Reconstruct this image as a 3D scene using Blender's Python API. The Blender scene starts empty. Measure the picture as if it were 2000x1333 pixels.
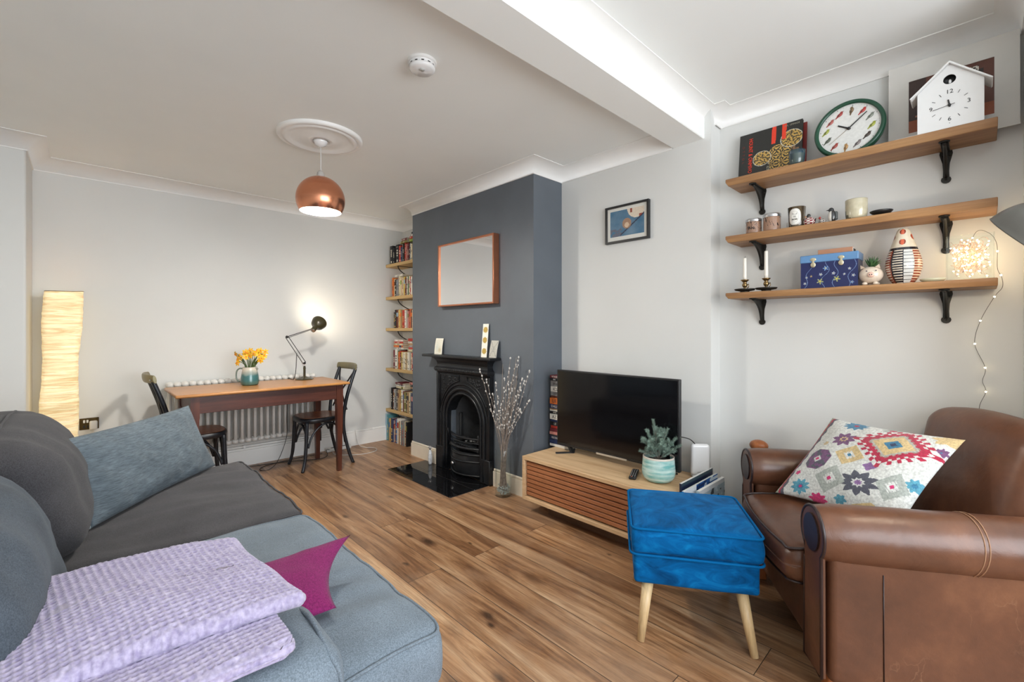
import bpy, bmesh, math, random
from mathutils import Vector, Matrix, noise
random.seed(7)
PI = math.pi
scene = bpy.context.scene
COL = scene.collection
V = Vector

# ------------------------------------------------------------------ mesh builder
class MB:
    """collects shapes in one bmesh; xf transforms what is added; col/mi are the colour and material slot of new faces"""
    def __init__(self):
        self.bm = bmesh.new(); self.xf = None; self.mi = 0; self.col = None; self.smooth = False
        self.cl = None
    def _v(self, p):
        p = V(p)
        return self.bm.verts.new(self.xf @ p if self.xf is not None else p)
    def _f(self, vs, smooth=None, col=None):
        try: f = self.bm.faces.new(vs)
        except ValueError: return None
        f.material_index = self.mi; f.smooth = self.smooth if smooth is None else smooth
        c = col or self.col
        if c is not None:
            if self.cl is None: self.cl = self.bm.loops.layers.float_color.new('Col')
            for l in f.loops: l[self.cl] = (c[0], c[1], c[2], 1)
        return f
    def face(self, pts, smooth=False, col=None): return self._f([self._v(p) for p in pts], smooth, col)
    def box(self, x0, x1, y0, y1, z0, z1, bev=0.0, seg=2, smooth=None):
        a, b = sorted((x0, x1)); c, d = sorted((y0, y1)); e, f = sorted((z0, z1))
        if bev > 0:
            t = bmesh.new()
            vs = [t.verts.new((x, y, z)) for x in (a, b) for y in (c, d) for z in (e, f)]
            for q in ((0,1,3,2),(4,6,7,5),(0,4,5,1),(2,3,7,6),(0,2,6,4),(1,5,7,3)): t.faces.new([vs[i] for i in q])
            m = min(b-a, d-c, f-e)*.49
            bmesh.ops.bevel(t, geom=list(t.edges), offset=min(bev, m), segments=seg, profile=.5, affect='EDGES')
            bmesh.ops.recalc_face_normals(t, faces=list(t.faces))
            mp = {v: self._v(v.co) for v in t.verts}
            for fc in t.faces: self._f([mp[v] for v in fc.verts], (max(abs(c_) for c_ in fc.normal) < .999) if smooth is None else smooth)
            t.free()
        else:
            vs = [self._v((x, y, z)) for x in (a, b) for y in (c, d) for z in (e, f)]
            for q in ((0,1,3,2),(4,6,7,5),(0,4,5,1),(2,3,7,6),(0,2,6,4),(1,5,7,3)): self._f([vs[i] for i in q], False)
        return self
    def prism(self, pts, ext, smooth=False):
        """polygon pts (3D) extruded by vector ext"""
        e = V(ext); a = [self._v(p) for p in pts]; b = [self._v(V(p)+e) for p in pts]; n = len(pts)
        self._f(a[::-1], False); self._f(b, False)
        for i in range(n): self._f([a[i], a[(i+1) % n], b[(i+1) % n], b[i]], smooth)
        return self
    def tube(self, pts, r, n=8, closed=False, caps=True, flat=1.0):
        pts = [V(p) for p in pts]; N = len(pts)
        rs = r if isinstance(r, (list, tuple)) else [r]*N
        rings = []; up = None
        for i, p in enumerate(pts):
            if closed: t = pts[(i+1) % N]-pts[i-1]
            else: t = pts[min(i+1, N-1)]-pts[max(i-1, 0)]
            if t.length < 1e-9: t = V((0, 0, 1))
            t.normalize()
            if up is None:
                up = V((0, 0, 1)) if abs(t.z) < .9 else V((1, 0, 0))
            a = t.cross(up)
            if a.length < 1e-6: a = t.orthogonal()
            a.normalize(); b = a.cross(t).normalized(); up = b
            rings.append([self._v(p+a*math.cos(2*PI*k/n)*rs[i]+b*math.sin(2*PI*k/n)*rs[i]*flat) for k in range(n)])
        for i in range(N if closed else N-1):
            A, B = rings[i], rings[(i+1) % N]
            for k in range(n): self._f([A[k], A[(k+1) % n], B[(k+1) % n], B[k]], True)
        if caps and not closed:
            self._f(rings[0][::-1], False); self._f(rings[-1], False)
        return self
    def lathe(self, prof, c=(0, 0, 0), n=32, ax=None, cap0=True, cap1=True, colf=None, smooth=True):
        """prof [(r,z)] turned about +Z at c; ax = Matrix to turn the axis"""
        c = V(c); rings = []
        for r, z in prof:
            ring = []
            for k in range(n):
                p = V((r*math.cos(2*PI*k/n), r*math.sin(2*PI*k/n), z))
                if ax is not None: p = ax @ p
                ring.append(self._v(c+p))
            rings.append(ring)
        for i in range(len(prof)-1):
            for k in range(n):
                cc = colf((k+.5)/n, (prof[i][1]+prof[i+1][1])/2) if colf else None
                self._f([rings[i][k], rings[i][(k+1) % n], rings[i+1][(k+1) % n], rings[i+1][k]], smooth, cc)
        if cap0 and prof[0][0] > 1e-6: self._f(rings[0][::-1], False, colf(0, prof[0][1]) if colf else None)
        if cap1 and prof[-1][0] > 1e-6: self._f(rings[-1], False, colf(0, prof[-1][1]) if colf else None)
        return self
    def ball(self, c, r, n=12, m=8, rot=None):
        if not isinstance(r, (tuple, list)): r = (r, r, r)
        c = V(c); R = []
        for i in range(m+1):
            th = PI*i/m
            row = []
            for k in range(n):
                p = V((r[0]*math.sin(th)*math.cos(2*PI*k/n), r[1]*math.sin(th)*math.sin(2*PI*k/n), r[2]*math.cos(th)))
                if rot is not None: p = rot @ p
                if i in (0, m):
                    if k == 0: row.append(self._v(c+p))
                else: row.append(self._v(c+p))
            R.append(row)
        for i in range(m):
            for k in range(n):
                A, B = R[i], R[i+1]; k2 = (k+1) % n
                if i == 0: self._f([A[0], B[k], B[k2]], True)
                elif i == m-1: self._f([A[k], B[0], A[k2]], True)
                else: self._f([A[k], B[k], B[k2], A[k2]], True)
        return self
    def grid(self, fn, nu, nv, cu=False, cv=False, colf=None, smooth=True, flip=False):
        G = [[self._v(fn(i/nu, j/nv)) for j in range(nv if cv else nv+1)] for i in range(nu if cu else nu+1)]
        for i in range(nu):
            for j in range(nv):
                a, b = G[i][j], G[(i+1) % len(G)][j]
                c, d = G[(i+1) % len(G)][(j+1) % len(G[0])], G[i][(j+1) % len(G[0])]
                q = [a, b, c, d]
                if flip: q = q[::-1]
                self._f(q, smooth, colf((i+.5)/nu, (j+.5)/nv) if colf else None)
        return self
    def softbox(self, x0, x1, y0, y1, z0, z1, r=.03, n=8, fn=None, colf=None):
        """rounded box with n cells a side; fn(p, (sx,sy,sz)) may move each vertex"""
        hs = [(x1-x0)/2, (y1-y0)/2, (z1-z0)/2]; cen = V(((x0+x1)/2, (y0+y1)/2, (z0+z1)/2))
        nn = n if isinstance(n, tuple) else (n, n, n)
        rr = min(r, min(hs)*.98)
        def coords(h, m):
            inner = [-(h-rr)+2*(h-rr)*i/m for i in range(m+1)]
            t = [1, .66, .33]
            return [-(h-rr)-rr*k for k in t]+inner+[(h-rr)+rr*k for k in t[::-1]]
        cs = [coords(hs[a], nn[a]) for a in range(3)]
        cache = {}
        def vert(ix):
            if ix in cache: return cache[ix]
            p = V((cs[0][ix[0]], cs[1][ix[1]], cs[2][ix[2]]))
            q = V([max(-(hs[a]-rr), min(hs[a]-rr, p[a])) for a in range(3)])
            d = p-q
            if d.length > 1e-9: p = q+d.normalized()*rr
            s = (p.x/hs[0], p.y/hs[1], p.z/hs[2])
            p = p+cen
            if fn: p = V(fn(p, s))
            cache[ix] = self._v(p); return cache[ix]
        L = [len(c) for c in cs]
        for ax in range(3):
            u, v = [(1, 2), (2, 0), (0, 1)][ax]
            for side in (0, L[ax]-1):
                for i in range(L[u]-1):
                    for j in range(L[v]-1):
                        def ix(a, b):
                            t = [0, 0, 0]; t[ax] = side; t[u] = a; t[v] = b; return tuple(t)
                        q = [vert(ix(i, j)), vert(ix(i+1, j)), vert(ix(i+1, j+1)), vert(ix(i, j+1))]
                        if side == 0: q = q[::-1]
                        self._f(q, True)
        return self
    def build(self, name, mat, parent=None, local=True, recalc=False):
        bm = self.bm
        if recalc: bmesh.ops.recalc_face_normals(bm, faces=list(bm.faces))
        me = bpy.data.meshes.new(name)
        if parent is not None and parent.get('_w'):
            L = root_of(parent).matrix_basis if parent.type == 'EMPTY' else root_of(parent).matrix_basis
            bm.transform(L.inverted())
        bm.to_mesh(me); bm.free()
        for m in (mat if isinstance(mat, (list, tuple)) else [mat]): me.materials.append(m)
        o = bpy.data.objects.new(name, me); COL.objects.link(o)
        if parent is not None:
            o.parent = parent
            if parent.get('_w'): o['_w'] = 1
        return o

def root_of(o):
    while o.parent is not None: o = o.parent
    return o

def thing(name, label, cat, loc=(0, 0, 0), rz=0.0, group=None, world=False):
    """an Empty at the thing's base; world=True: its parts are written in world coordinates"""
    o = bpy.data.objects.new(name, None); COL.objects.link(o); o.empty_display_size = .05
    o.location = loc; o.rotation_euler = (0, 0, rz)
    o.matrix_basis = Matrix.Translation(loc) @ Matrix.Rotation(rz, 4, 'Z')
    o['label'] = label; o['category'] = cat
    if group: o['group'] = group
    if world: o['_w'] = 1
    return o
def tag(o, label, cat, group=None, kind=None):
    o['label'] = label; o['category'] = cat
    if group: o['group'] = group
    if kind: o['kind'] = kind
    return o
def struct(o): o['kind'] = 'structure'; return o
def place(mb, name, mat, label, cat, loc=(0, 0, 0), rz=0.0, group=None):
    """one-mesh thing in local coordinates put at loc"""
    o = mb.build(name, mat); o.location = loc; o.rotation_euler = (0, 0, rz)
    return tag(o, label, cat, group)
def dup(root, loc, rz, label=None, group=None):
    r = root.copy(); COL.objects.link(r)
    r.matrix_basis = Matrix.Translation(loc) @ Matrix.Rotation(rz, 4, 'Z')
    if label: r['label'] = label
    if group: r['group'] = group
    for ch in list(root.children):
        c = ch.copy(); COL.objects.link(c); c.parent = r
        for g in list(ch.children):
            d = g.copy(); COL.objects.link(d); d.parent = c
    return r
def text_mb(mb, s, size, xf, col=None, depth=.0006, align='CENTER', mi=0, sx=1.0):
    """writing turned into mesh; xf maps its XY plane to its place"""
    cu = bpy.data.curves.new('t', 'FONT'); cu.body = s; cu.size = size; cu.extrude = depth
    cu.align_x = align; cu.align_y = 'CENTER'; cu.resolution_u = 2
    ob = bpy.data.objects.new('t', cu); COL.objects.link(ob)
    dg = bpy.context.evaluated_depsgraph_get()
    me = bpy.data.meshes.new_from_object(ob.evaluated_get(dg))
    bpy.data.objects.remove(ob); bpy.data.curves.remove(cu)
    om, oc, ox = mb.mi, mb.col, mb.xf
    mb.mi = mi; mb.col = col if col is not None else mb.col
    M = xf @ Matrix.Diagonal((sx, 1, 1, 1))
    mb.xf = ox @ M if ox is not None else M
    vs = [mb._v(v.co) for v in me.vertices]
    for p in me.polygons: mb._f([vs[i] for i in p.vertices], False)
    mb.mi, mb.col, mb.xf = om, oc, ox
    bpy.data.meshes.remove(me)
FACE = Matrix.Rotation(PI/2, 4, 'X')       # XY plane -> faces local -Y, reads left to right along +X
def at(x, y, z, R=FACE, roll=0): return Matrix.Translation((x, y, z)) @ R @ Matrix.Rotation(roll, 4, 'Z')
def bez(p0, p1, p2, p3, n=12):
    p0, p1, p2, p3 = V(p0), V(p1), V(p2), V(p3); out = []
    for i in range(n+1):
        t = i/n; out.append(p0*(1-t)**3+p1*3*t*(1-t)**2+p2*3*t*t*(1-t)+p3*t**3)
    return out
def smoothpath(pts, k=6):
    pts = [V(p) for p in pts]; out = []
    for i in range(len(pts)-1):
        a = pts[max(i-1, 0)]; b = pts[i]; c = pts[i+1]; d = pts[min(i+2, len(pts)-1)]
        for j in range(k):
            t = j/k
            out.append(.5*((2*b)+(c-a)*t+(2*a-5*b+4*c-d)*t*t+(3*b-a-3*c+d)*t**3))
    out.append(pts[-1]); return out
def nz(p, s=1.0, o=0.0): return noise.noise(V((p[0]*s+o, p[1]*s+o*1.7, p[2]*s-o)))

# ------------------------------------------------------------------ materials
def srgb(r, g, b):
    f = lambda c: (c/255/12.92) if c/255 <= .04045 else ((c/255+.055)/1.055)**2.4
    return (f(r), f(g), f(b))
def newmat(name):
    m = bpy.data.materials.new(name); m.use_nodes = True
    nt = m.node_tree; b = nt.nodes['Principled BSDF']
    return m, nt, b
def N(nt, t, **kw):
    n = nt.nodes.new(t)
    for k, v in kw.items():
        if k in n.inputs: n.inputs[k].default_value = v
        else: setattr(n, k, v)
    return n
def ramp(nt, stops):
    r = nt.nodes.new('ShaderNodeValToRGB'); e = r.color_ramp.elements
    while len(e) < len(stops): e.new(.5)
    for i, (p, c) in enumerate(stops):
        e[i].position = p; e[i].color = (*c, 1) if len(c) == 3 else c
    return r
def add_bump(nt, b, src, strength=.2, dist=.002):
    bp = N(nt, 'ShaderNodeBump', Strength=strength, Distance=dist)
    nt.links.new(src, bp.inputs['Height']); nt.links.new(bp.outputs['Normal'], b.inputs['Normal']); return bp
def coords(nt, scale=(1, 1, 1), kind='Object', rot=(0, 0, 0)):
    tc = N(nt, 'ShaderNodeTexCoord'); mp = N(nt, 'ShaderNodeMapping')
    mp.inputs['Scale'].default_value = scale; mp.inputs['Rotation'].default_value = rot
    nt.links.new(tc.outputs[kind], mp.inputs['Vector']); return mp.outputs['Vector']
def plain(name, c, rough=.5, metal=0.0, var=.06, vs=12, bump=0.0, bs=200, bd=.001, coat=0.0, sheen=0.0, spec=None, emit=None, es=0):
    m, nt, b = newmat(name)
    b.inputs['Roughness'].default_value = rough; b.inputs['Metallic'].default_value = metal
    b.inputs['Coat Weight'].default_value = coat
    if sheen: b.inputs['Sheen Weight'].default_value = sheen; b.inputs['Sheen Roughness'].default_value = .5
    if spec is not None: b.inputs['Specular IOR Level'].default_value = spec
    vec = coords(nt)
    n1 = N(nt, 'ShaderNodeTexNoise', Scale=vs, Detail=3.0); nt.links.new(vec, n1.inputs['Vector'])
    r = ramp(nt, [(.3, tuple(max(0, x*(1-var)) for x in c)), (.7, tuple(min(1, x*(1+var)) for x in c))])
    nt.links.new(n1.outputs['Fac'], r.inputs['Fac']); nt.links.new(r.outputs['Color'], b.inputs['Base Color'])
    if bump:
        n2 = N(nt, 'ShaderNodeTexNoise', Scale=bs, Detail=2.0); nt.links.new(vec, n2.inputs['Vector'])
        add_bump(nt, b, n2.outputs['Fac'], bump, bd)
    if emit: b.inputs['Emission Color'].default_value = (*emit, 1); b.inputs['Emission Strength'].default_value = es
    return m
def painted(name, rough=.5, coat=0.0, bump=0.0, bs=200, bd=.001, sheen=0.0, mottle=0.0, ms=60):
    """a surface whose own colours come with the mesh"""
    m, nt, b = newmat(name)
    at_ = N(nt, 'ShaderNodeAttribute', attribute_name='Col')
    b.inputs['Roughness'].default_value = rough; b.inputs['Coat Weight'].default_value = coat
    if sheen: b.inputs['Sheen Weight'].default_value = sheen
    vec = coords(nt)
    if mottle:
        n1 = N(nt, 'ShaderNodeTexNoise', Scale=ms, Detail=4.0); nt.links.new(vec, n1.inputs['Vector'])
        mr = N(nt, 'ShaderNodeMapRange'); mr.inputs['From Min'].default_value = .3; mr.inputs['From Max'].default_value = .7
        mr.inputs['To Min'].default_value = 1-mottle; mr.inputs['To Max'].default_value = 1+mottle
        nt.links.new(n1.outputs['Fac'], mr.inputs['Value'])
        mx = N(nt, 'ShaderNodeVectorMath', operation='SCALE')
        nt.links.new(at_.outputs['Color'], mx.inputs[0]); nt.links.new(mr.outputs['Result'], mx.inputs['Scale'])
        nt.links.new(mx.outputs['Vector'], b.inputs['Base Color'])
    else: nt.links.new(at_.outputs['Color'], b.inputs['Base Color'])
    if bump:
        n2 = N(nt, 'ShaderNodeTexNoise', Scale=bs, Detail=2.0); nt.links.new(vec, n2.inputs['Vector'])
        add_bump(nt, b, n2.outputs['Fac'], bump, bd)
    return m
def wood(name, c1, c2, c3=None, axis='Y', rough=.45, scale=1.0, bump=.15, knots=False, coat=0.0):
    m, nt, b = newmat(name)
    st = {'X': (1.2, 14, 14), 'Y': (14, 1.2, 14), 'Z': (14, 14, 1.2)}[axis]
    vec = coords(nt, tuple(s*scale for s in st))
    n1 = N(nt, 'ShaderNodeTexNoise', Scale=1.6, Detail=8.0, Roughness=.62, Distortion=.6); nt.links.new(vec, n1.inputs['Vector'])
    r = ramp(nt, [(.28, c1), (.5, c3 or tuple((a+d)/2 for a, d in zip(c1, c2))), (.72, c2)])
    nt.links.new(n1.outputs['Fac'], r.inputs['Fac'])
    st2 = {'X': (4, 120, 120), 'Y': (120, 4, 120), 'Z': (120, 120, 4)}[axis]
    vec2 = coords(nt, tuple(s*scale for s in st2))
    n2 = N(nt, 'ShaderNodeTexNoise', Scale=1.0, Detail=3.0); nt.links.new(vec2, n2.inputs['Vector'])
    mx = N(nt, 'ShaderNodeMix', data_type='RGBA', blend_type='MULTIPLY'); mx.inputs['Factor'].default_value = .45
    r2 = ramp(nt, [(.3, (.62, .58, .54)), (.6, (1, 1, 1))]); nt.links.new(n2.outputs['Fac'], r2.inputs['Fac'])
    nt.links.new(r.outputs['Color'], mx.inputs['A']); nt.links.new(r2.outputs['Color'], mx.inputs['B'])
    nt.links.new(mx.outputs['Result'], b.inputs['Base Color'])
    b.inputs['Roughness'].default_value = rough; b.inputs['Coat Weight'].default_value = coat
    add_bump(nt, b, n2.outputs['Fac'], bump, .0006)
    return m
def fabric(name, c, var=.18, weave=900, rough=.95, bump=.5, big=5, streak=None, wr=.0):
    m, nt, b = newmat(name)
    vec = coords(nt)
    nb = N(nt, 'ShaderNodeTexNoise', Scale=big, Detail=6.0, Roughness=.6); nt.links.new(vec, nb.inputs['Vector'])
    r = ramp(nt, [(.3, tuple(x*(1-var) for x in c)), (.7, tuple(x*(1+var) for x in c))]); nt.links.new(nb.outputs['Fac'], r.inputs['Fac'])
    vs = coords(nt, streak or (1, 1, 1))
    nf = N(nt, 'ShaderNodeTexNoise', Scale=weave if not streak else 1.0, Detail=3.0, Roughness=.7); nt.links.new(vs, nf.inputs['Vector'])
    r2 = ramp(nt, [(.32, (.5, .5, .5)), (.68, (1.25, 1.25, 1.25))]); nt.links.new(nf.outputs['Fac'], r2.inputs['Fac'])
    mx = N(nt, 'ShaderNodeMix', data_type='RGBA', blend_type='MULTIPLY'); mx.inputs['Factor'].default_value = .8
    nt.links.new(r.outputs['Color'], mx.inputs['A']); nt.links.new(r2.outputs['Color'], mx.inputs['B'])
    nt.links.new(mx.outputs['Result'], b.inputs['Base Color'])
    b.inputs['Roughness'].default_value = rough; b.inputs['Sheen Weight'].default_value = .08; b.inputs['Specular IOR Level'].default_value = .15
    bp = add_bump(nt, b, nf.outputs['Fac'], bump, .0012)
    if wr:
        nw = N(nt, 'ShaderNodeTexNoise', Scale=9.0, Detail=3.0, Distortion=1.2); nt.links.new(vec, nw.inputs['Vector'])
        b2 = N(nt, 'ShaderNodeBump', Strength=wr, Distance=.02); nt.links.new(nw.outputs['Fac'], b2.inputs['Height'])
        nt.links.new(b2.outputs['Normal'], bp.inputs['Normal'])
    return m
def glass(name, c=(1, 1, 1), rough=.0, ior=1.45):
    m, nt, b = newmat(name)
    b.inputs['Base Color'].default_value = (*c, 1); b.inputs['Transmission Weight'].default_value = 1
    b.inputs['Roughness'].default_value = rough; b.inputs['IOR'].default_value = ior; return m
def thin_glass(name, c=(.97, .985, .98)):
    m, nt, b = newmat(name); nt.nodes.remove(b); out = nt.nodes['Material Output']
    t = N(nt, 'ShaderNodeBsdfTransparent'); t.inputs['Color'].default_value = (*c, 1)
    g = N(nt, 'ShaderNodeBsdfGlossy'); g.inputs['Roughness'].default_value = .02
    lw = N(nt, 'ShaderNodeLayerWeight', Blend=.35); pw = N(nt, 'ShaderNodeMath', operation='POWER'); pw.inputs[1].default_value = 3.0; nt.links.new(lw.outputs['Facing'], pw.inputs[0])
    f = N(nt, 'ShaderNodeMath', operation='MULTIPLY_ADD'); f.inputs[1].default_value = .55; f.inputs[2].default_value = .035; nt.links.new(pw.outputs[0], f.inputs[0])
    mx = N(nt, 'ShaderNodeMixShader'); nt.links.new(f.outputs[0], mx.inputs[0]); nt.links.new(t.outputs[0], mx.inputs[1]); nt.links.new(g.outputs[0], mx.inputs[2])
    nt.links.new(mx.outputs[0], out.inputs['Surface']); return m
def glow(name, c, s):
    m, nt, b = newmat(name)
    b.inputs['Base Color'].default_value = (*c, 1); b.inputs['Emission Color'].default_value = (*c, 1); b.inputs['Emission Strength'].default_value = s
    return m

M = {}
M['wall'] = plain('wall_paint', (.70, .705, .688), .6, var=.015, vs=2.5, bump=.12, bs=45, bd=.002)
M['ceil'] = plain('ceiling_paint', (.885, .905, .89), .75, var=.02, vs=1.5, bump=.1, bs=30, bd=.002)
M['trim'] = plain('trim_paint', (.86, .855, .835), .4, var=.01)
M['skirt'] = plain('skirting_paint', (.80, .73, .61), .4, var=.02)
M['chim'] = plain('slate_paint', (.112, .130, .152), .5, var=.05, vs=5, bump=.15, bs=60, bd=.0015)
M['iron'] = plain('blackened_iron', (.011, .012, .014), .38, var=.3, bump=.25, bs=90, bd=.001, spec=.35)
M['iron_in'] = plain('sooty_iron', (.015, .016, .018), .6, var=.3, bump=.3, bs=50, bd=.002)
M['bracket'] = plain('bracket_iron', (.030, .028, .024), .45, metal=.6, var=.3, bump=.3, bs=120, bd=.001)
M['copper'] = plain('brushed_copper', (.72, .30, .17), .24, metal=1, var=.05)
M['copper_frame'] = plain('copper_frame', (.62, .25, .14), .32, metal=1, var=.08)
M['mirror'] = plain('mirror_glass', (.9, .9, .9), .015, metal=1, var=0)
M['white'] = plain('white_satin', (.78, .78, .77), .4, var=.02)
M['white_gloss'] = plain('white_gloss', (.8, .8, .8), .15, var=.01, coat=.4)
M['black'] = plain('black_satin', (.012, .012, .013), .4, var=.1)
M['black_gloss'] = plain('black_gloss', (.006, .006, .007), .06, var=.0, coat=.5)
M['hearth'] = plain('black_hearth_tile', (.006, .006, .007), .045, var=0)
M['screen'] = plain('tv_screen', (.004, .004, .005), .10, var=0)
M['paper'] = plain('book_paper', (.62, .56, .44), .8, var=.08, vs=80)
M['steel'] = plain('steel', (.55, .55, .56), .3, metal=1)
M['brass'] = plain('aged_brass', (.30, .20, .09), .35, metal=1, var=.3, vs=60)
M['wax'] = plain('white_wax', (.78, .75, .68), .4, var=.02)
M['rad'] = plain('radiator_enamel', (.74, .73, .70), .3, var=.02)
M['book'] = painted('book_cover', .55, mottle=.05)
M['print'] = painted('printed_sheet', .45, mottle=.06, ms=90)
M['glaze'] = painted('glazed_ceramic', .18, coat=.5, mottle=.05)
M['tin'] = painted('painted_tin', .28, coat=.2)
M['kilim'] = painted('kilim_wool', .95, bump=.9, bs=420, bd=.003, sheen=.2, mottle=.24, ms=130)
M['leather'] = None
KNOTS = [(1.457, 2.241, .034), (1.42, 2.38, .020), (1.226, 2.104, .013), (1.263, 1.478, .026), (1.235, 1.43, .014), (1.638, 3.024, .020), (1.259, 2.918, .018), (1.068, 1.183, .022), (2.095, 1.418, .010), (1.863, 3.716, .012), (1.62, 2.05, .010), (1.70, 2.17, .008)]
def floor_mat():
    m, nt, b = newmat('oak_floorboards')
    L = nt.links
    tc = N(nt, 'ShaderNodeTexCoord'); sep = N(nt, 'ShaderNodeSeparateXYZ'); L.new(tc.outputs['Object'], sep.inputs[0])
    # u along the board (world Y), v across (world X)
    au = N(nt, 'ShaderNodeMath', operation='ADD'); au.inputs[1].default_value = 10.35; L.new(sep.outputs['Y'], au.inputs[0])
    av = N(nt, 'ShaderNodeMath', operation='ADD'); av.inputs[1].default_value = .197*12-1.146; L.new(sep.outputs['X'], av.inputs[0])
    cb = N(nt, 'ShaderNodeCombineXYZ'); L.new(au.outputs[0], cb.inputs[0]); L.new(av.outputs[0], cb.inputs[1])
    br = N(nt, 'ShaderNodeTexBrick'); br.offset = .37; br.offset_frequency = 2; br.squash = 1.18; br.squash_frequency = 3
    br.inputs['Scale'].default_value = 1; br.inputs['Brick Width'].default_value = 1.85; br.inputs['Row Height'].default_value = .197
    br.inputs['Mortar Size'].default_value = .0016; br.inputs['Mortar Smooth'].default_value = .3; br.inputs['Bias'].default_value = 0
    br.inputs['Color1'].default_value = (0, 0, 0, 1); br.inputs['Color2'].default_value = (1, 1, 1, 1); br.inputs['Mortar'].default_value = (.5, .5, .5, 1)
    L.new(cb.outputs[0], br.inputs['Vector'])
    # per-board shift of the grain
    sh = N(nt, 'ShaderNodeMath', operation='MULTIPLY'); sh.inputs[1].default_value = 37; L.new(br.outputs['Color'], sh.inputs[0])
    cb2 = N(nt, 'ShaderNodeCombineXYZ')
    us = N(nt, 'ShaderNodeMath', operation='MULTIPLY'); us.inputs[1].default_value = .85; L.new(au.outputs[0], us.inputs[0])
    vs = N(nt, 'ShaderNodeMath', operation='MULTIPLY'); vs.inputs[1].default_value = 9; L.new(av.outputs[0], vs.inputs[0])
    L.new(us.outputs[0], cb2.inputs[0]); L.new(vs.outputs[0], cb2.inputs[1]); L.new(sh.outputs[0], cb2.inputs[2])
    g = N(nt, 'ShaderNodeTexNoise', Scale=1.3, Detail=9.0, Roughness=.65, Distortion=1.1); L.new(cb2.outputs[0], g.inputs['Vector'])
    r = ramp(nt, [(.27, srgb(84, 54, 36)), (.42, srgb(134, 95, 64)), (.54, srgb(170, 130, 94)), (.70, srgb(202, 170, 136))])
    L.new(g.outputs['Fac'], r.inputs['Fac'])
    # board tone
    rt = ramp(nt, [(0, (.70, .66, .62)), (.5, (.92, .9, .88)), (1, (1.12, 1.1, 1.06))]); L.new(br.outputs['Color'], rt.inputs['Fac'])
    m1 = N(nt, 'ShaderNodeMix', data_type='RGBA', blend_type='MULTIPLY'); m1.inputs['Factor'].default_value = 1
    L.new(r.outputs['Color'], m1.inputs['A']); L.new(rt.outputs['Color'], m1.inputs['B'])
    # fine streaks
    cb3 = N(nt, 'ShaderNodeCombineXYZ')
    u3 = N(nt, 'ShaderNodeMath', operation='MULTIPLY'); u3.inputs[1].default_value = 5; L.new(au.outputs[0], u3.inputs[0])
    v3 = N(nt, 'ShaderNodeMath', operation='MULTIPLY'); v3.inputs[1].default_value = 130; L.new(av.outputs[0], v3.inputs[0])
    L.new(u3.outputs[0], cb3.inputs[0]); L.new(v3.outputs[0], cb3.inputs[1]); L.new(sh.outputs[0], cb3.inputs[2])
    f = N(nt, 'ShaderNodeTexNoise', Scale=1.0, Detail=4.0, Roughness=.7); L.new(cb3.outputs[0], f.inputs['Vector'])
    rf = ramp(nt, [(.32, (.52, .47, .43)), (.52, (1, 1, 1)), (.75, (1.15, 1.15, 1.15))]); L.new(f.outputs['Fac'], rf.inputs['Fac'])
    m2 = N(nt, 'ShaderNodeMix', data_type='RGBA', blend_type='MULTIPLY'); m2.inputs['Factor'].default_value = .85
    L.new(m1.outputs['Result'], m2.inputs['A']); L.new(rf.outputs['Color'], m2.inputs['B'])
    # knots
    cb4 = N(nt, 'ShaderNodeCombineXYZ')
    u4 = N(nt, 'ShaderNodeMath', operation='MULTIPLY'); u4.inputs[1].default_value = 1.5; L.new(au.outputs[0], u4.inputs[0])
    v4 = N(nt, 'ShaderNodeMath', operation='MULTIPLY'); v4.inputs[1].default_value = 4.2; L.new(av.outputs[0], v4.inputs[0])
    L.new(u4.outputs[0], cb4.inputs[0]); L.new(v4.outputs[0], cb4.inputs[1])
    nd = N(nt, 'ShaderNodeTexNoise', Scale=9.0, Detail=2.0); L.new(cb4.outputs[0], nd.inputs['Vector'])
    mxv = N(nt, 'ShaderNodeMix', data_type='VECTOR'); mxv.inputs['Factor'].default_value = .06
    L.new(cb4.outputs[0], mxv.inputs['A']); L.new(nd.outputs['Color'], mxv.inputs['B'])
    vo = N(nt, 'ShaderNodeTexVoronoi', Scale=1.1); L.new(mxv.outputs['Result'], vo.inputs['Vector'])
    rk = ramp(nt, [(.04, (.12, .09, .08)), (.09, (.40, .33, .28)), (.17, (1, 1, 1))]); L.new(vo.outputs['Distance'], rk.inputs['Fac'])
    m3 = N(nt, 'ShaderNodeMix', data_type='RGBA', blend_type='MULTIPLY'); m3.inputs['Factor'].default_value = .8
    L.new(m2.outputs['Result'], m3.inputs['A']); L.new(rk.outputs['Color'], m3.inputs['B'])
    # the large dark knots
    nw = N(nt, 'ShaderNodeTexNoise', Scale=7.0, Detail=4.0); L.new(tc.outputs['Object'], nw.inputs['Vector'])
    wv = N(nt, 'ShaderNodeVectorMath', operation='SCALE'); wv.inputs['Scale'].default_value = .05; L.new(nw.outputs['Color'], wv.inputs[0])
    av2 = N(nt, 'ShaderNodeVectorMath', operation='ADD'); L.new(tc.outputs['Object'], av2.inputs[0]); L.new(wv.outputs['Vector'], av2.inputs[1])
    cur = None
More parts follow.
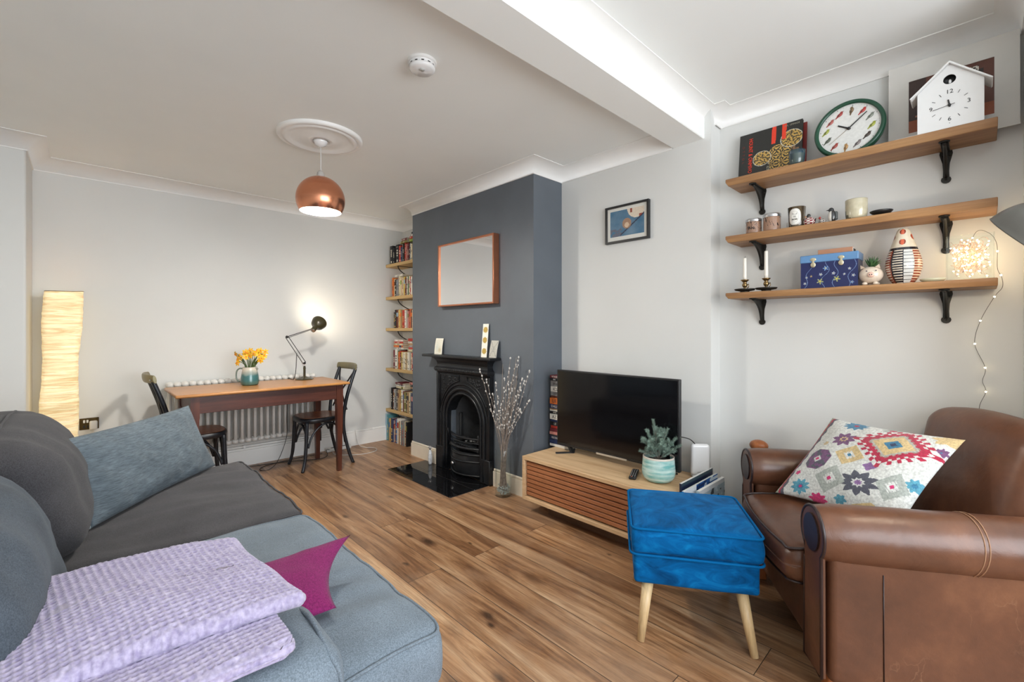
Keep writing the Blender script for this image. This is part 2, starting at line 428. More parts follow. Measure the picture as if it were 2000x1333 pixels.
    for kx, ky, kr in KNOTS:
        sb = N(nt, 'ShaderNodeVectorMath', operation='SUBTRACT'); sb.inputs[1].default_value = (kx+.025, ky+.025, .025); L.new(av2.outputs['Vector'], sb.inputs[0])
        ml = N(nt, 'ShaderNodeVectorMath', operation='MULTIPLY'); ml.inputs[1].default_value = (1/(kr*1.25), 1/(kr*2.6), 0); L.new(sb.outputs['Vector'], ml.inputs[0])
        ln = N(nt, 'ShaderNodeVectorMath', operation='LENGTH'); L.new(ml.outputs['Vector'], ln.inputs[0])
        if cur is None: cur = ln.outputs['Value']
        else:
            mn = N(nt, 'ShaderNodeMath', operation='MINIMUM'); L.new(cur, mn.inputs[0]); L.new(ln.outputs['Value'], mn.inputs[1]); cur = mn.outputs[0]
    rk2 = ramp(nt, [(.25, (.14, .12, .11)), (.5, (.46, .40, .36)), (1.0, (1, 1, 1))]); L.new(cur, rk2.inputs['Fac'])
    m3b = N(nt, 'ShaderNodeMix', data_type='RGBA', blend_type='MULTIPLY'); m3b.inputs['Factor'].default_value = .9
    L.new(m3.outputs['Result'], m3b.inputs['A']); L.new(rk2.outputs['Color'], m3b.inputs['B']); m3 = m3b
    # dusty worn bloom in patches
    wn = N(nt, 'ShaderNodeTexNoise', Scale=1.6, Detail=6.0, Roughness=.7); L.new(tc.outputs['Object'], wn.inputs['Vector'])
    rw = ramp(nt, [(.45, (0, 0, 0)), (.68, (.42, .42, .42))]); L.new(wn.outputs['Fac'], rw.inputs['Fac'])
    m4 = N(nt, 'ShaderNodeMix', data_type='RGBA'); m4.inputs['B'].default_value = (*srgb(168, 142, 118), 1)
    L.new(rw.outputs['Color'], m4.inputs['Factor']); L.new(m3.outputs['Result'], m4.inputs['A'])
    # seams
    m5 = N(nt, 'ShaderNodeMix', data_type='RGBA'); m5.inputs['B'].default_value = (.035, .022, .014, 1)
    L.new(br.outputs['Fac'], m5.inputs['Factor']); L.new(m4.outputs['Result'], m5.inputs['A'])
    L.new(m5.outputs['Result'], b.inputs['Base Color'])
    rr = ramp(nt, [(.3, (.30, .30, .30)), (.7, (.46, .46, .46))]); L.new(wn.outputs['Fac'], rr.inputs['Fac']); L.new(rr.outputs['Color'], b.inputs['Roughness'])
    hh = N(nt, 'ShaderNodeMath', operation='SUBTRACT'); L.new(f.outputs['Fac'], hh.inputs[0])
    h2 = N(nt, 'ShaderNodeMath', operation='MULTIPLY'); h2.inputs[1].default_value = 3; L.new(br.outputs['Fac'], h2.inputs[0]); L.new(h2.outputs[0], hh.inputs[1])
    add_bump(nt, b, hh.outputs[0], .25, .0012)
    return m
def leather_mat():
    m, nt, b = newmat('brown_leather'); L = nt.links
    vec = coords(nt)
    n1 = N(nt, 'ShaderNodeTexNoise', Scale=3.5, Detail=6.0, Roughness=.65); L.new(vec, n1.inputs['Vector'])
    r = ramp(nt, [(.3, srgb(76, 48, 34)), (.55, srgb(99, 63, 44)), (.8, srgb(128, 86, 60))]); L.new(n1.outputs['Fac'], r.inputs['Fac'])
    # pale scratches / crazing
    v2 = coords(nt, (3, 9, 6), rot=(.3, .2, .6))
    vo = N(nt, 'ShaderNodeTexVoronoi', Scale=2.4, feature='DISTANCE_TO_EDGE')
    nd = N(nt, 'ShaderNodeTexNoise', Scale=2.0, Detail=4.0); L.new(v2, nd.inputs['Vector'])
    mxv = N(nt, 'ShaderNodeMix', data_type='VECTOR'); mxv.inputs['Factor'].default_value = .45; L.new(v2, mxv.inputs['A']); L.new(nd.outputs['Color'], mxv.inputs['B'])
    L.new(mxv.outputs['Result'], vo.inputs['Vector'])
    rs = ramp(nt, [(0, (.5, .5, .5)), (.022, (0, 0, 0))]); L.new(vo.outputs['Distance'], rs.inputs['Fac'])
    msk = N(nt, 'ShaderNodeTexNoise', Scale=2.2, Detail=3.0); L.new(vec, msk.inputs['Vector'])
    rm = ramp(nt, [(.55, (0, 0, 0)), (.68, (.8, .8, .8))]); L.new(msk.outputs['Fac'], rm.inputs['Fac'])
    mm = N(nt, 'ShaderNodeMath', operation='MULTIPLY'); L.new(rs.outputs['Color'], mm.inputs[0]); L.new(rm.outputs['Color'], mm.inputs[1])
    mx = N(nt, 'ShaderNodeMix', data_type='RGBA'); mx.inputs['B'].default_value = (*srgb(172, 132, 100), 1)
    L.new(mm.outputs[0], mx.inputs['Factor']); L.new(r.outputs['Color'], mx.inputs['A']); L.new(mx.outputs['Result'], b.inputs['Base Color'])
    b.inputs['Roughness'].default_value = .34; b.inputs['Specular IOR Level'].default_value = .5
    nb = N(nt, 'ShaderNodeTexVoronoi', Scale=320); L.new(vec, nb.inputs['Vector'])
    nc = N(nt, 'ShaderNodeTexNoise', Scale=11, Detail=4.0, Distortion=1.0); L.new(vec, nc.inputs['Vector'])
    b1 = add_bump(nt, b, nb.outputs['Distance'], .12, .0006)
    b2 = N(nt, 'ShaderNodeBump', Strength=.3, Distance=.006); L.new(nc.outputs['Fac'], b2.inputs['Height']); L.new(b2.outputs['Normal'], b1.inputs['Normal'])
    return m
def velvet_mat():
    m, nt, b = newmat('blue_velvet'); L = nt.links
    vec = coords(nt, (1, 1, 2.2))
    n1 = N(nt, 'ShaderNodeTexNoise', Scale=7, Detail=5.0, Roughness=.6, Distortion=1.5); L.new(vec, n1.inputs['Vector'])
    r = ramp(nt, [(.3, srgb(0, 60, 106)), (.55, srgb(0, 90, 150)), (.75, srgb(8, 120, 184))]); L.new(n1.outputs['Fac'], r.inputs['Fac'])
    L.new(r.outputs['Color'], b.inputs['Base Color'])
    b.inputs['Roughness'].default_value = .75; b.inputs['Sheen Weight'].default_value = .2; b.inputs['Specular IOR Level'].default_value = .1; b.inputs['Sheen Roughness'].default_value = .35
    b.inputs['Sheen Tint'].default_value = (.25, .6, 1, 1)
    nf = N(nt, 'ShaderNodeTexNoise', Scale=600, Detail=2.0); L.new(vec, nf.inputs['Vector']); add_bump(nt, b, nf.outputs['Fac'], .2, .0008)
    return m
def waffle_mat():
    m, nt, b = newmat('lilac_waffle_knit'); L = nt.links
    vec = coords(nt)
    n1 = N(nt, 'ShaderNodeTexNoise', Scale=90, Detail=3.0); L.new(vec, n1.inputs['Vector'])
    r = ramp(nt, [(.3, srgb(150, 140, 172)), (.7, srgb(190, 181, 205))]); L.new(n1.outputs['Fac'], r.inputs['Fac'])
    L.new(r.outputs['Color'], b.inputs['Base Color']); b.inputs['Roughness'].default_value = .95; b.inputs['Sheen Weight'].default_value = .3
    nf = N(nt, 'ShaderNodeTexNoise', Scale=500, Detail=3.0); L.new(vec, nf.inputs['Vector']); add_bump(nt, b, nf.outputs['Fac'], .5, .001)
    return m
def ricepaper_mat():
    m, nt, b = newmat('crinkled_rice_paper'); L = nt.links
    v = coords(nt, (3, 3, 30))
    n1 = N(nt, 'ShaderNodeTexNoise', Scale=1.6, Detail=6.0, Roughness=.6, Distortion=1.0); L.new(v, n1.inputs['Vector'])
    r = ramp(nt, [(.3, srgb(226, 196, 140)), (.6, srgb(252, 232, 188)), (.8, srgb(255, 244, 214))]); L.new(n1.outputs['Fac'], r.inputs['Fac'])
    L.new(r.outputs['Color'], b.inputs['Base Color']); b.inputs['Roughness'].default_value = .9
    b.inputs['Transmission Weight'].default_value = 0
    L.new(r.outputs['Color'], b.inputs['Emission Color'])
    re = ramp(nt, [(.3, (.20, .20, .20)), (.75, (.40, .40, .40))]); L.new(n1.outputs['Fac'], re.inputs['Fac'])
    ml = N(nt, 'ShaderNodeMath', operation='MULTIPLY'); ml.inputs[1].default_value = 1.05; L.new(re.outputs['Color'], ml.inputs[0])
    L.new(ml.outputs[0], b.inputs['Emission Strength'])
    add_bump(nt, b, n1.outputs['Fac'], .8, .012)
    return m
M['floor'] = floor_mat(); M['leather'] = leather_mat(); M['velvet'] = velvet_mat(); M['waffle'] = waffle_mat(); M['rice'] = ricepaper_mat()
M['leather_dark'] = plain('dark_leather_edge', srgb(46, 32, 32), .35, var=.1)
M['sofa_dark'] = fabric('charcoal_sofa_cotton', srgb(74, 73, 76), .16, 330, wr=.12)  # sofa fabric darkened in colour for the shade at the far end
M['sofa_blue'] = fabric('faded_denim_sofa', srgb(122, 134, 145), .16, 330, wr=.10)  # same fabric, paler and bluer to paint in daylight at the near end
M['pillow'] = fabric('slate_linen', srgb(98, 109, 117), .14, bump=.8, streak=(30, 30, 260))
M['magenta'] = fabric('magenta_wool', srgb(134, 40, 98), .12, bump=.8, streak=(420, 180, 300))
M['shelf'] = wood('reclaimed_pine', srgb(126, 84, 54), srgb(184, 142, 96), axis='Y', rough=.5)
M['alcove'] = wood('pale_oak_shelf', srgb(188, 154, 98), srgb(212, 180, 124), axis='Y', rough=.5, bump=.05)
M['tabletop'] = wood('pine_tabletop', srgb(170, 112, 58), srgb(210, 152, 90), axis='X', rough=.32)
M['tableleg'] = wood('mahogany_stain', srgb(62, 30, 22), srgb(104, 56, 40), axis='Z', rough=.3)
M['tableapron'] = wood('mahogany_stain_apron', srgb(60, 30, 24), srgb(98, 54, 42), axis='X', rough=.3)
M['unit'] = wood('oak_cabinet', srgb(196, 158, 116), srgb(226, 196, 156), axis='Y', rough=.45)
M['slat'] = wood('teak_slats', srgb(150, 92, 58), srgb(184, 122, 82), axis='Y', rough=.42, bump=.05)
M['beech'] = wood('beech_leg', srgb(200, 168, 120), srgb(222, 194, 150), axis='Z', rough=.4, bump=.05)
M['seatwood'] = wood('brown_seat_ply', srgb(116, 62, 36), srgb(160, 98, 60), axis='X', rough=.3)
M['chairpaint'] = plain('worn_black_paint', (.013, .015, .02), .28, var=.4, vs=30, bump=.15, bs=60, bd=.0008)
M['footwood'] = wood('amber_wood', srgb(150, 84, 44), srgb(184, 112, 62), axis='Z', rough=.35)
M['leaf'] = plain('daffodil_green', srgb(70, 90, 38), .5, var=.3, vs=20)
M['yellow'] = plain('daffodil_yellow', srgb(238, 186, 28), .6, var=.08, vs=40)
M['orange'] = plain('daffodil_trumpet', srgb(232, 140, 24), .6, var=.1, vs=40)
M['spruce'] = plain('spruce_needles', srgb(142, 164, 150), .7, var=.3, vs=90)
M['succulent'] = plain('succulent_green', srgb(56, 92, 50), .45, var=.2, vs=40)
M['twig'] = plain('grey_twig', srgb(138, 126, 116), .7, var=.3, vs=50)
M['catkin'] = plain('white_catkin', srgb(208, 204, 198), .9, var=.08, vs=90)
M['soil'] = plain('potting_soil', (.02, .015, .011), .95, var=.4, vs=120, bump=.6, bs=200, bd=.003)
M['glass'] = thin_glass('clear_glass')
M['window_glass'] = thin_glass('window_glass')
M['gravel'] = plain('pale_pebbles', srgb(170, 180, 178), .4, var=.2, vs=200)
M['bulb'] = glow('warm_bulb', (1, .80, .48), 13)
M['bulb_cool'] = glow('warm_white_bulb', (1, .86, .62), 22)
M['lampglow'] = glow('lit_bulb', (1, .88, .68), 30)
M['grey_shade'] = plain('grey_enamel', srgb(92, 90, 84), .32, var=.05, coat=.2)
M['olive'] = plain('dark_olive_enamel', srgb(62, 56, 34), .3, var=.1, coat=.2)
M['cable_dark'] = plain('dark_cable', (.02, .018, .016), .5)
M['cable_white'] = plain('white_cable', (.7, .7, .68), .5)
M['terracotta'] = plain('pinkish_ceramic', srgb(150, 118, 98), .45, var=.06)
M['plug'] = plain('white_plastic', (.78, .77, .74), .35)
M['chromeplate'] = plain('antique_brass_plate', srgb(92, 74, 44), .35, metal=.9, var=.3, vs=30)
XR, XC, XS = 2.683, 2.366, 2.816          # tv wall, chimney breast face, shelf wall
YB, ZB, ZF, XL = 4.66, 2.47, 2.56, -.80
def room():
    fl = MB(); fl.box(XL-.15, 3.0, -2.05, 4.85, -.12, 0); struct(fl.build('floor', M['floor']))
    c = MB(); c.box(XL-.15, 3.0, 1.345, 4.85, ZB, 2.72); c.box(XL-.15, 3.0, -2.05, 1.17, ZF, 2.72); struct(c.build('ceiling', M['ceil']))
    b = MB(); b.box(XL, 2.95, 1.145, 1.345, 2.385, 2.72, bev=.004, seg=1, smooth=False); struct(b.build('trim_1', M['ceil']))
    w = MB()
    w.box(XS, 3.0, -.25, 1.106, 0, 2.72); w.box(XR, 3.0, 1.106, 2.252, 0, 2.72); w.box(XR, 3.0, 3.914, YB, 0, 2.72)
    struct(w.build('wall_right', M['wall']))
    w = MB(); yo0, yo1, zo = 2.80, 3.26, .72
    w.box(XC, 3.0, 2.252, yo0, 0, 2.72); w.box(XC, 3.0, yo1, 3.914, 0, 2.72); w.box(XC, 3.0, yo0, yo1, zo, 2.72)
    struct(w.build('wall_chimney', M['chim']))
    w = MB(); w.box(XL-.15, 3.0, YB, 4.85, 0, 2.72); w.box(XL-.15, -.268, 4.19, YB, 0, 2.72, bev=.012, seg=2); struct(w.build('wall_back', M['wall']))
    w = MB(); w.box(XL-.15, XL, -2.05, 4.19, 0, 2.72); struct(w.build('wall_left', M['wall']))
    # front wall: piers and the bay with its window
    w = MB()
    w.box(2.45, 3.0, -.25, -.12, 0, 2.72)
    w.box(2.45, 2.6, -2.05, -.25, 0, 2.72)
    w.box(XL, 2.45, -2.05, -1.9, 0, .55); w.box(XL, 2.45, -2.05, -1.9, 2.36, 2.72)
    w.box(XL, -.55, -2.05, -1.9, .55, 2.36); w.box(2.3, 2.45, -2.05, -1.9, .55, 2.36)
    struct(w.build('wall_front', M['wall']))
    f = MB()
    for x in (-.55, .16, .87, 1.58, 2.25): f.box(x, x+.05, -1.99, -1.93, .55, 2.36)
    for z in (.55, 1.42, 2.31): f.box(-.55, 2.3, -1.99, -1.93, z, z+.05)
    f.box(-.6, 2.35, -1.94, -1.8, .50, .55)
    wn = struct(f.build('window_1', M['trim']))
    g = MB(); g.box(-.5, 2.25, -1.964, -1.958, .6, 2.31); g.build('pane', M['window_glass'], wn)
    # coving
    def cove(path, c, zc, h, name, cuts=(False, False), mat='trim'):
        P = [V((p[0], p[1], 0)) for p in path]; n = len(P)
        prof = [(0, -h-.006), (.006, -h-.006), (.007, -h)]+[(.007+(c-.012)*(1-math.cos(t*PI/2/8)), -h+(h-.004)*math.sin(t*PI/2/8)) for t in range(1, 9)]+[(c, -.004), (c, 0)]
        mb = MB()
        def off(i, o):
            d0 = (P[i]-P[i-1]).normalized() if i > 0 else None; d1 = (P[i+1]-P[i]).normalized() if i < n-1 else None
            l = lambda d: V((-d.y, d.x, 0))
            if d0 is None: return P[i]+l(d1)*o
            if d1 is None: return P[i]+l(d0)*o
            m = (l(d0)+l(d1)); m = m/m.dot(l(d0)); return P[i]+m*o
        rows = []
        for i in range(n): rows.append([off(i, o)+V((0, 0, zc+z)) for o, z in prof])
        for i in range(n-1):
            for k in range(len(prof)-1):
                mb.face([rows[i][k], rows[i+1][k], rows[i+1][k+1], rows[i][k+1]], smooth=1 < k < 10)
        bmesh.ops.remove_doubles(mb.bm, verts=list(mb.bm.verts), dist=1e-5)
        struct(mb.build(name, M[mat], recalc=False))
    cove([(XR, 1.345), (XR, 2.252), (XC, 2.252), (XC, 3.914), (XR, 3.914), (XR, YB), (-.268, YB), (-.268, 4.19), (XL, 4.19), (XL, 1.345)], .095, ZB, .085, 'trim_2')
    cove([(2.45, -.12), (XS, -.12), (XS, 1.10), (2.74, 1.10), (2.74, 1.16), (XL, 1.16), (XL, -1.9)], .085, ZF, .085, 'trim_3')
    # skirting
    def skirt(segs, name, mat, h=.14, t=.018):
        mb = MB()
        for x0, x1, y0, y1 in segs:
            mb.box(x0, x1, y0, y1, 0, h-.02, 0); mb.box(x0+(0 if x1-x0 > .05 else .004 if name != 'baseboard_left' else 0), x1, y0+(.005 if y1-y0 < .05 else 0), y1, h-.02, h, .006, 1)
        struct(mb.build(name, mat))
    skirt([(XC-.018, XC, 3.44, 3.914+.0), (XC-.018, XC, 2.252, 2.68), (XC, XR, 2.234, 2.252)], 'baseboard_chimney', M['skirt'])
    skirt([(XR-.016, XR, 1.106, 2.234), (XS-.016, XS, -.12, 1.106)], 'baseboard_right', M['trim'])
    skirt([(-.268, 2.3, YB-.02, YB), (2.3, XR-.3+.3, YB-.02, YB)], 'baseboard_back', M['trim'], h=.16)
room()

# ------------------------------------------------------------------ ceiling rose, pendant, smoke alarm
def ceiling_things():
    x, y = 1.09, 2.91
    r = MB(); k = .253
    r.lathe([(k, 0), (k, -.012), (k-.008, -.02), (k-.02, -.022), (k-.03, -.016), (k-.036, -.024), (k-.055, -.026), (k-.07, -.015), (k-.09, -.012), (.12, -.016), (.075, -.026), (.055, -.03), (.052, -.022), (0.0, -.022)], n=72, cap0=False)
    place(r, 'ceiling_rose', M['trim'], 'round white plaster ceiling rose above the copper pendant lamp', 'ceiling rose', (x, y, ZB))
    p = thing('pendant_lamp', 'copper dome pendant lamp with white inside, hanging from the ceiling rose', 'pendant lamp', (x, y, 0), world=True)
    m = MB(); m.lathe([(.042, -.022), (.042, -.032), (.032, -.05), (.012, -.06), (.005, -.062)], (x, y, ZB), 32); m.build('ceiling_cup', M['white_gloss'], p)
    m = MB(); m.tube([(x, y, ZB-.06), (x+.001, y, ZB-.13), (x, y, 2.245)], .0028, 8); m.build('cable', M['cable_white'], p)
    m = MB(); m.lathe([(.003, .052), (.012, .05), (.021, .038), (.024, .02), (.024, -.02), (.022, -.06), (0, -.06)], (x, y, 2.205), 24); m.build('lamp_holder', plain('clear_grey_plastic', (.45, .44, .42), .25), p)
    R = .146; zc = 2.072; a0 = math.asin(.024/R); a1 = math.acos(-.078/R)
    prof = [(R*math.sin(a0+(a1-a0)*i/28), R*math.cos(a0+(a1-a0)*i/28)) for i in range(29)]
    s = MB(); s.lathe(prof, (x, y, zc), 72, cap0=False, cap1=False); s.build('shade', M['copper'], p)
    s = MB(); s.lathe([(r_*.985, z_*.985-.0005) for r_, z_ in prof]+[], (x, y, zc), 72, cap0=False, cap1=False)
    li = s.build('shade_lining', M['white'], p); li['label'] = 'white lining inside the copper shade'
    s = MB(); s.ball((x, y, 2.09), (.03, .03, .04), 16, 12); s.build('bulb', M['lampglow'], p)
    a = thing('smoke_alarm', 'round white smoke alarm on the ceiling near the beam', 'smoke alarm', (1.12, 1.77, ZB))
    m = MB(); m.lathe([(.066, 0), (.066, -.008), (.062, -.012), (.0, -.012)], n=40, cap0=False); m.build('base_plate', M['white'], a)
    m = MB(); m.lathe([(.060, -.012), (.060, -.018), (.056, -.02), (.056, -.024), (.060, -.026), (.058, -.036), (.05, -.043), (.0, -.045)], n=40, cap0=False); m.build('cover', M['white_gloss'], a)
    m = MB(); m.lathe([(.012, -.0445), (.012, -.048), (0, -.049)], (-.01, -.015, 0), n=20, cap0=False); m.build('test_button', plain('pale_grey_plastic', (.5, .5, .48), .4), a)
    for i in range(12):
        t = 2*PI*i/12; 
        m = MB(); m.box(.0555, .0575, -.006, .006, -.0245, -.0195) if i == 0 else None
        if i == 0: sl = m.build('vent_slot', M['black'], a); base = sl
        else:
            m.bm.free(); c = base.copy(); COL.objects.link(c); c.parent = a; c.rotation_euler = (0, 0, t)
ceiling_things()
# ------------------------------------------------------------------ fireplace
def rect_loft(mb, prof, y0, y1, x0, xb, smooth=False):
    """mitred moulding round the front and both ends: prof (o, z) outwards from front x0; back stays at xb"""
    rows = [[V((xb, y0-o, z)), V((x0-o, y0-o, z)), V((x0-o, y1+o, z)), V((xb, y1+o, z))] for o, z in prof]
    for i in range(len(rows)-1):
        for k in range(3): mb.face([rows[i][k], rows[i][k+1], rows[i+1][k+1], rows[i+1][k]], smooth)
    mb.face(rows[0]); mb.face(rows[-1][::-1])
def fireplace():
    f = thing('fireplace', 'black cast iron fireplace with arched opening set in the grey chimney breast', 'fireplace', (2.33, 3.05, 0), world=True)
    y0, y1, yc, xf = 2.69, 3.42, 3.035, 2.325
    W, ZA = .232, .47                                   # half width, springing height
    def arch(w, zs, n=24, z0=.006):
        return [(yc-w, z0), (yc-w, zs*.35), (yc-w, zs*.7)]+[(yc-w*math.cos(PI*i/n), zs+w*.97*math.sin(PI*i/n)) for i in range(n+1)]+[(yc+w, zs*.7), (yc+w, zs*.35), (yc+w, z0)]
    inn = arch(W, ZA)
    zt = .90; out = []
    for (y, z) in inn:
        if z <= ZA+1e-6: out.append((y0 if y < yc else y1, z))
        else:
            dy, dz = y-yc, z-ZA; ks = []
            if abs(dy) > 1e-6: ks.append(((y1-yc) if dy > 0 else (yc-y0))/abs(dy))
            if dz > 1e-6: ks.append((zt-ZA)/dz)
            k = min(ks); out.append((yc+dy*k, ZA+dz*k))
    m = MB(); n = len(inn); xb = XC
    for i in range(n-1):
        a, b, c, d = inn[i], inn[i+1], out[i+1], out[i]
        m.face([(xf, a[0], a[1]), (xf, d[0], d[1]), (xf, c[0], c[1]), (xf, b[0], b[1])])
        m.face([(xf, a[0], a[1]), (xf, b[0], b[1]), (xf+.10, b[0], b[1]), (xf+.10, a[0], a[1])], True)
    for s in (0, 1):   # fill corners left by the fan
        yy = y0 if s == 0 else y1
        cand = [o for o in out if abs(o[0]-yy) < 1e-6]; top = max(cand, key=lambda o: o[1])
        tops = [o for o in out if abs(o[1]-zt) < 1e-6]; e = min(tops, key=lambda o: abs(o[0]-yy))
        m.face([(xf, top[0], top[1]), (xf, yy, zt), (xf, e[0], e[1])])
        m.face([(xf, yy, .006), (xb, yy, .006), (xb, yy, zt), (xf, yy, zt)])
    m.face([(xf, y0, zt), (xf, y1, zt), (xb, y1, zt), (xb, y0, zt)])
    m.build('surround', M['iron'], f, recalc=True)
    # plinth blocks and side pilaster strips
    for a, b in ((y0-.008, y0+.11), (y1-.11, y1+.008)):
        m = MB(); m.box(xf-.014, XC, a, b, .006, .20, .006, 1); m.build('plinth_block', M['iron'], f)
    for a, b in ((y0-.002, y0+.022), (y1-.022, y1+.002)):
        m = MB(); m.box(xf-.010, XC, a, b, .20, .86, .004, 1); m.build('pilaster', M['iron'], f)
    # arch mouldings
    for w, r in ((W+.004, .010), (W+.045, .014), (W+.085, .006)):
        m = MB(); m.tube([(xf-.004, y, z) for y, z in arch(w, ZA, 30, .02)], r, 8, flat=1.0); m.build('arch_moulding', M['iron'], f)
    # spandrel panels
    for s in (-1, 1):
        m = MB(); ya = yc+s*.055; yb_ = yc+s*(.335); zt2 = .845
        R = W+.105
        arc = []
        for i in range(15):
            t = i/14; y = ya+(yb_-ya)*t; dy = abs(y-yc); zz = ZA+math.sqrt(max(R*R-dy*dy, 0)) if dy < R else ZA
            arc.append((y, min(zz, zt2-.01)))
        bd = [(ya, zt2)]+[(y, z) for y, z in arc]+[(yb_, zt2)]
        m.tube([(xf-.003, y, z) for y, z in bd], .006, 6, closed=True)
        for i in range(26):     # cast leaf relief
            t = random.random(); y = ya+(yb_-ya)*(.12+.8*t); dy = abs(y-yc); zlo = ZA+math.sqrt(max(R*R-dy*dy, 0))+.012
            if zlo > zt2-.02: continue
            z = zlo+(zt2-.014-zlo)*random.random()
            m.ball((xf-.001, y, z), (.005, .007+.006*random.random(), .005+.006*random.random()), 8, 5, Matrix.Rotation(random.random()*3, 4, 'X'))
        m.build('spandrel_panel', M['iron'], f)
    # mantel
    m = MB(); rect_loft(m, [(0, .86), (.012, .865), (.028, .875), (.036, .89), (.034, .905), (.02, .918), (.014, .93), (.014, .945), (.02, .965), (.036, .985), (.05, .995), (.055, 1.0)], y0-.004+.03, y1-.03, xf, XC, True)
    m.build('mantel_corbel', M['iron'], f)
    m = MB()
    for i in range(34):
        y = y0+.03+(y1-y0-.06)*i/33; m.ball((xf-.033, y, .893), (.006, .008, .011), 8, 6, Matrix.Rotation(.5, 4, 'X'))
    m.build('bead_row', M['iron'], f)
    m = MB(); m.box(xf-.085, XC, 2.60, 3.55, 1.0, 1.021, .006, 2); m.build('mantel_shelf', M['iron'], f)
    # firebox
    m = MB(); xb2 = 2.62; a, b = yc-.225, yc+.225
    m.face([(xf+.09, a, 0.006), (xb2, a+.10, 0.006), (xb2, a+.10, .70), (xf+.09, a, .70)])
    m.face([(xf+.09, b, 0.006), (xb2, b-.10, 0.006), (xb2, b-.10, .70), (xf+.09, b, .70)])
    m.face([(xb2, a+.10, 0.006), (xb2, b-.10, 0.006), (xb2, b-.10, .52), (xb2, a+.10, .52)])
    m.face([(xb2, a+.10, .52), (xb2, b-.10, .52), (xf+.13, b-.04, .71), (xf+.13, a+.04, .71)])
    m.face([(xf+.02, a, 0.006), (xf+.02, b, .006), (xb2, b, .006), (xb2, a, .006)])
    m.face([(xf+.09, a, .70), (xf+.09, b, .70), (xb2, b, .70), (xb2, a, .70)])
    m.build('firebox', M['iron_in'], f)
    for k, (s, off) in enumerate(((-1, 0), (1, 0))):
        m = MB(); yy = yc+s*.20
        m.box(2.44, 2.47, yy-.012, yy+.012, .01, .50, .004, 1); m.build('fire_cheek', M['iron_in'], f)
    m = MB()
    for z in (.36, .43, .50): m.tube([(2.615, a+.11, z), (2.615, b-.11, z)], .008, 6)
    m.build('back_rib', M['iron_in'], f)
    # grate
    def bow(z, depth, w=.215, n=16): return [(xf+.03-depth*math.cos((i/n-.5)*PI)*1.0, yc-w+2*w*i/n, z) for i in range(n+1)]
    for z, d, r in ((.335, .055, .013), (.30, .062, .008), (.255, .072, .016)):
        m = MB(); m.tube(bow(z, d), r, 8, flat=.7); m.build('grate_bar', M['iron'], f)
    m = MB()
    def apr(u, v):
        z = .035+.185*v; d = .075+.02*math.sin(v*PI); p = (xf+.03-d*math.cos((u-.5)*PI), yc-.215+.43*u, z); return p
    m.grid(apr, 20, 8); m.build('ash_cover', M['iron'], f)
    for z, d in ((.035, .085), (.15, .098), (.205, .088)):
        m = MB(); m.tube(bow(z, d), .007, 6); m.build('grate_bar', M['iron'], f)
    m = MB(); m.ball((xf-.062, yc+.07, .11), (.012, .016, .016), 12, 8); m.build('air_knob', M['steel'], f)
    m = MB(); m.box(xf+.0, xf+.16, yc-.20, yc+.20, .235, .25)
    for i in range(13): m.tube([(xf+.0, yc-.18+.03*i, .258), (xf+.15, yc-.18+.03*i, .258)], .005, 6)
    m.build('grate_floor', M['iron_in'], f)
    m = MB(); rr = random.Random(3)
    for i in range(34):
        m.ball((xf+.02+.1*rr.random(), yc-.15+.3*rr.random(), .275+.03*rr.random()), (.012+.008*rr.random(), .012+.01*rr.random(), .010), 7, 5, Matrix.Rotation(rr.random()*3, 4, 'Z'))
    o = m.build('coals', plain('grey_coal', (.05, .05, .05), .35, var=.5, vs=60), f); o['kind'] = 'stuff'
    for y in (a+.015, b-.015):
        m = MB(); m.tube([(xf+.01, y, .24), (xf+.0, y, .34), (xf-.01, y, .365), (xf-.006, y, .38)], [.008, .008, .009, .005], 8); m.build('grate_post', M['iron'], f)
    # hearth
    h = thing('hearth', 'glossy black tiled hearth on the floor in front of the fireplace', 'hearth', (2.1, 3.17, 0), world=True)
    xs = [1.945, 2.175, 2.34]; ys = [2.70, 3.012, 3.324, 3.637]
    for i in range(2):
        for j in range(3):
            m = MB(); m.box(xs[i]+.0008, xs[i+1]-.0008, ys[j]+.0008, ys[j+1]-.0008, .0, .006, .0012, 1); m.build('tile', M['hearth'], h)
    m = MB(); m.box(xs[0]+.001, xs[-1], ys[0]+.001, ys[-1]-.001, .0, .0045); m.build('grout', plain('grey_grout', (.16, .16, .16), .7), h)
    # white figurine
    g = thing('figurine', 'small white and silver fish figurine standing on the hearth by the skirting', 'figurine', (2.30, 3.50, .006))
    m = MB(); m.lathe([(.012, 0), (.016, .01), (.019, .04), (.021, .07), (.018, .10), (.012, .122), (.008, .13)], n=16); m.build('body', plain('crackled_white', (.55, .56, .58), .3, var=.35, vs=90), g)
    m = MB()
    for i in range(7):
        t = 2*PI*i/7; m.tube([(0, 0, .125), (.006*math.cos(t), .006*math.sin(t), .14), (.016*math.cos(t), .016*math.sin(t), .155+.004*(i % 3))], [.004, .003, .002], 6)
        m.ball((.016*math.cos(t), .016*math.sin(t), .157+.004*(i % 3)), .004, 8, 6)
    m.build('crown', M['steel'], g)
    # mirror
    q = thing('mirror', 'rectangular wall mirror in a copper frame on the grey chimney breast', 'mirror', (XC, 3.02, 1.44), world=True)
    a, b, c, d, x0 = 2.625, 3.385, 1.448, 2.0, 2.305; t = .014
    m = MB()
    m.box(x0, XC-.001, a, a+t, c, d, .002, 1); m.box(x0, XC-.001, b-t, b, c, d, .002, 1); m.box(x0, XC-.001, a+t, b-t, c, c+t, .002, 1); m.box(x0, XC-.001, a+t, b-t, d-t, d, .002, 1)
    m.build('frame', M['copper_frame'], q)
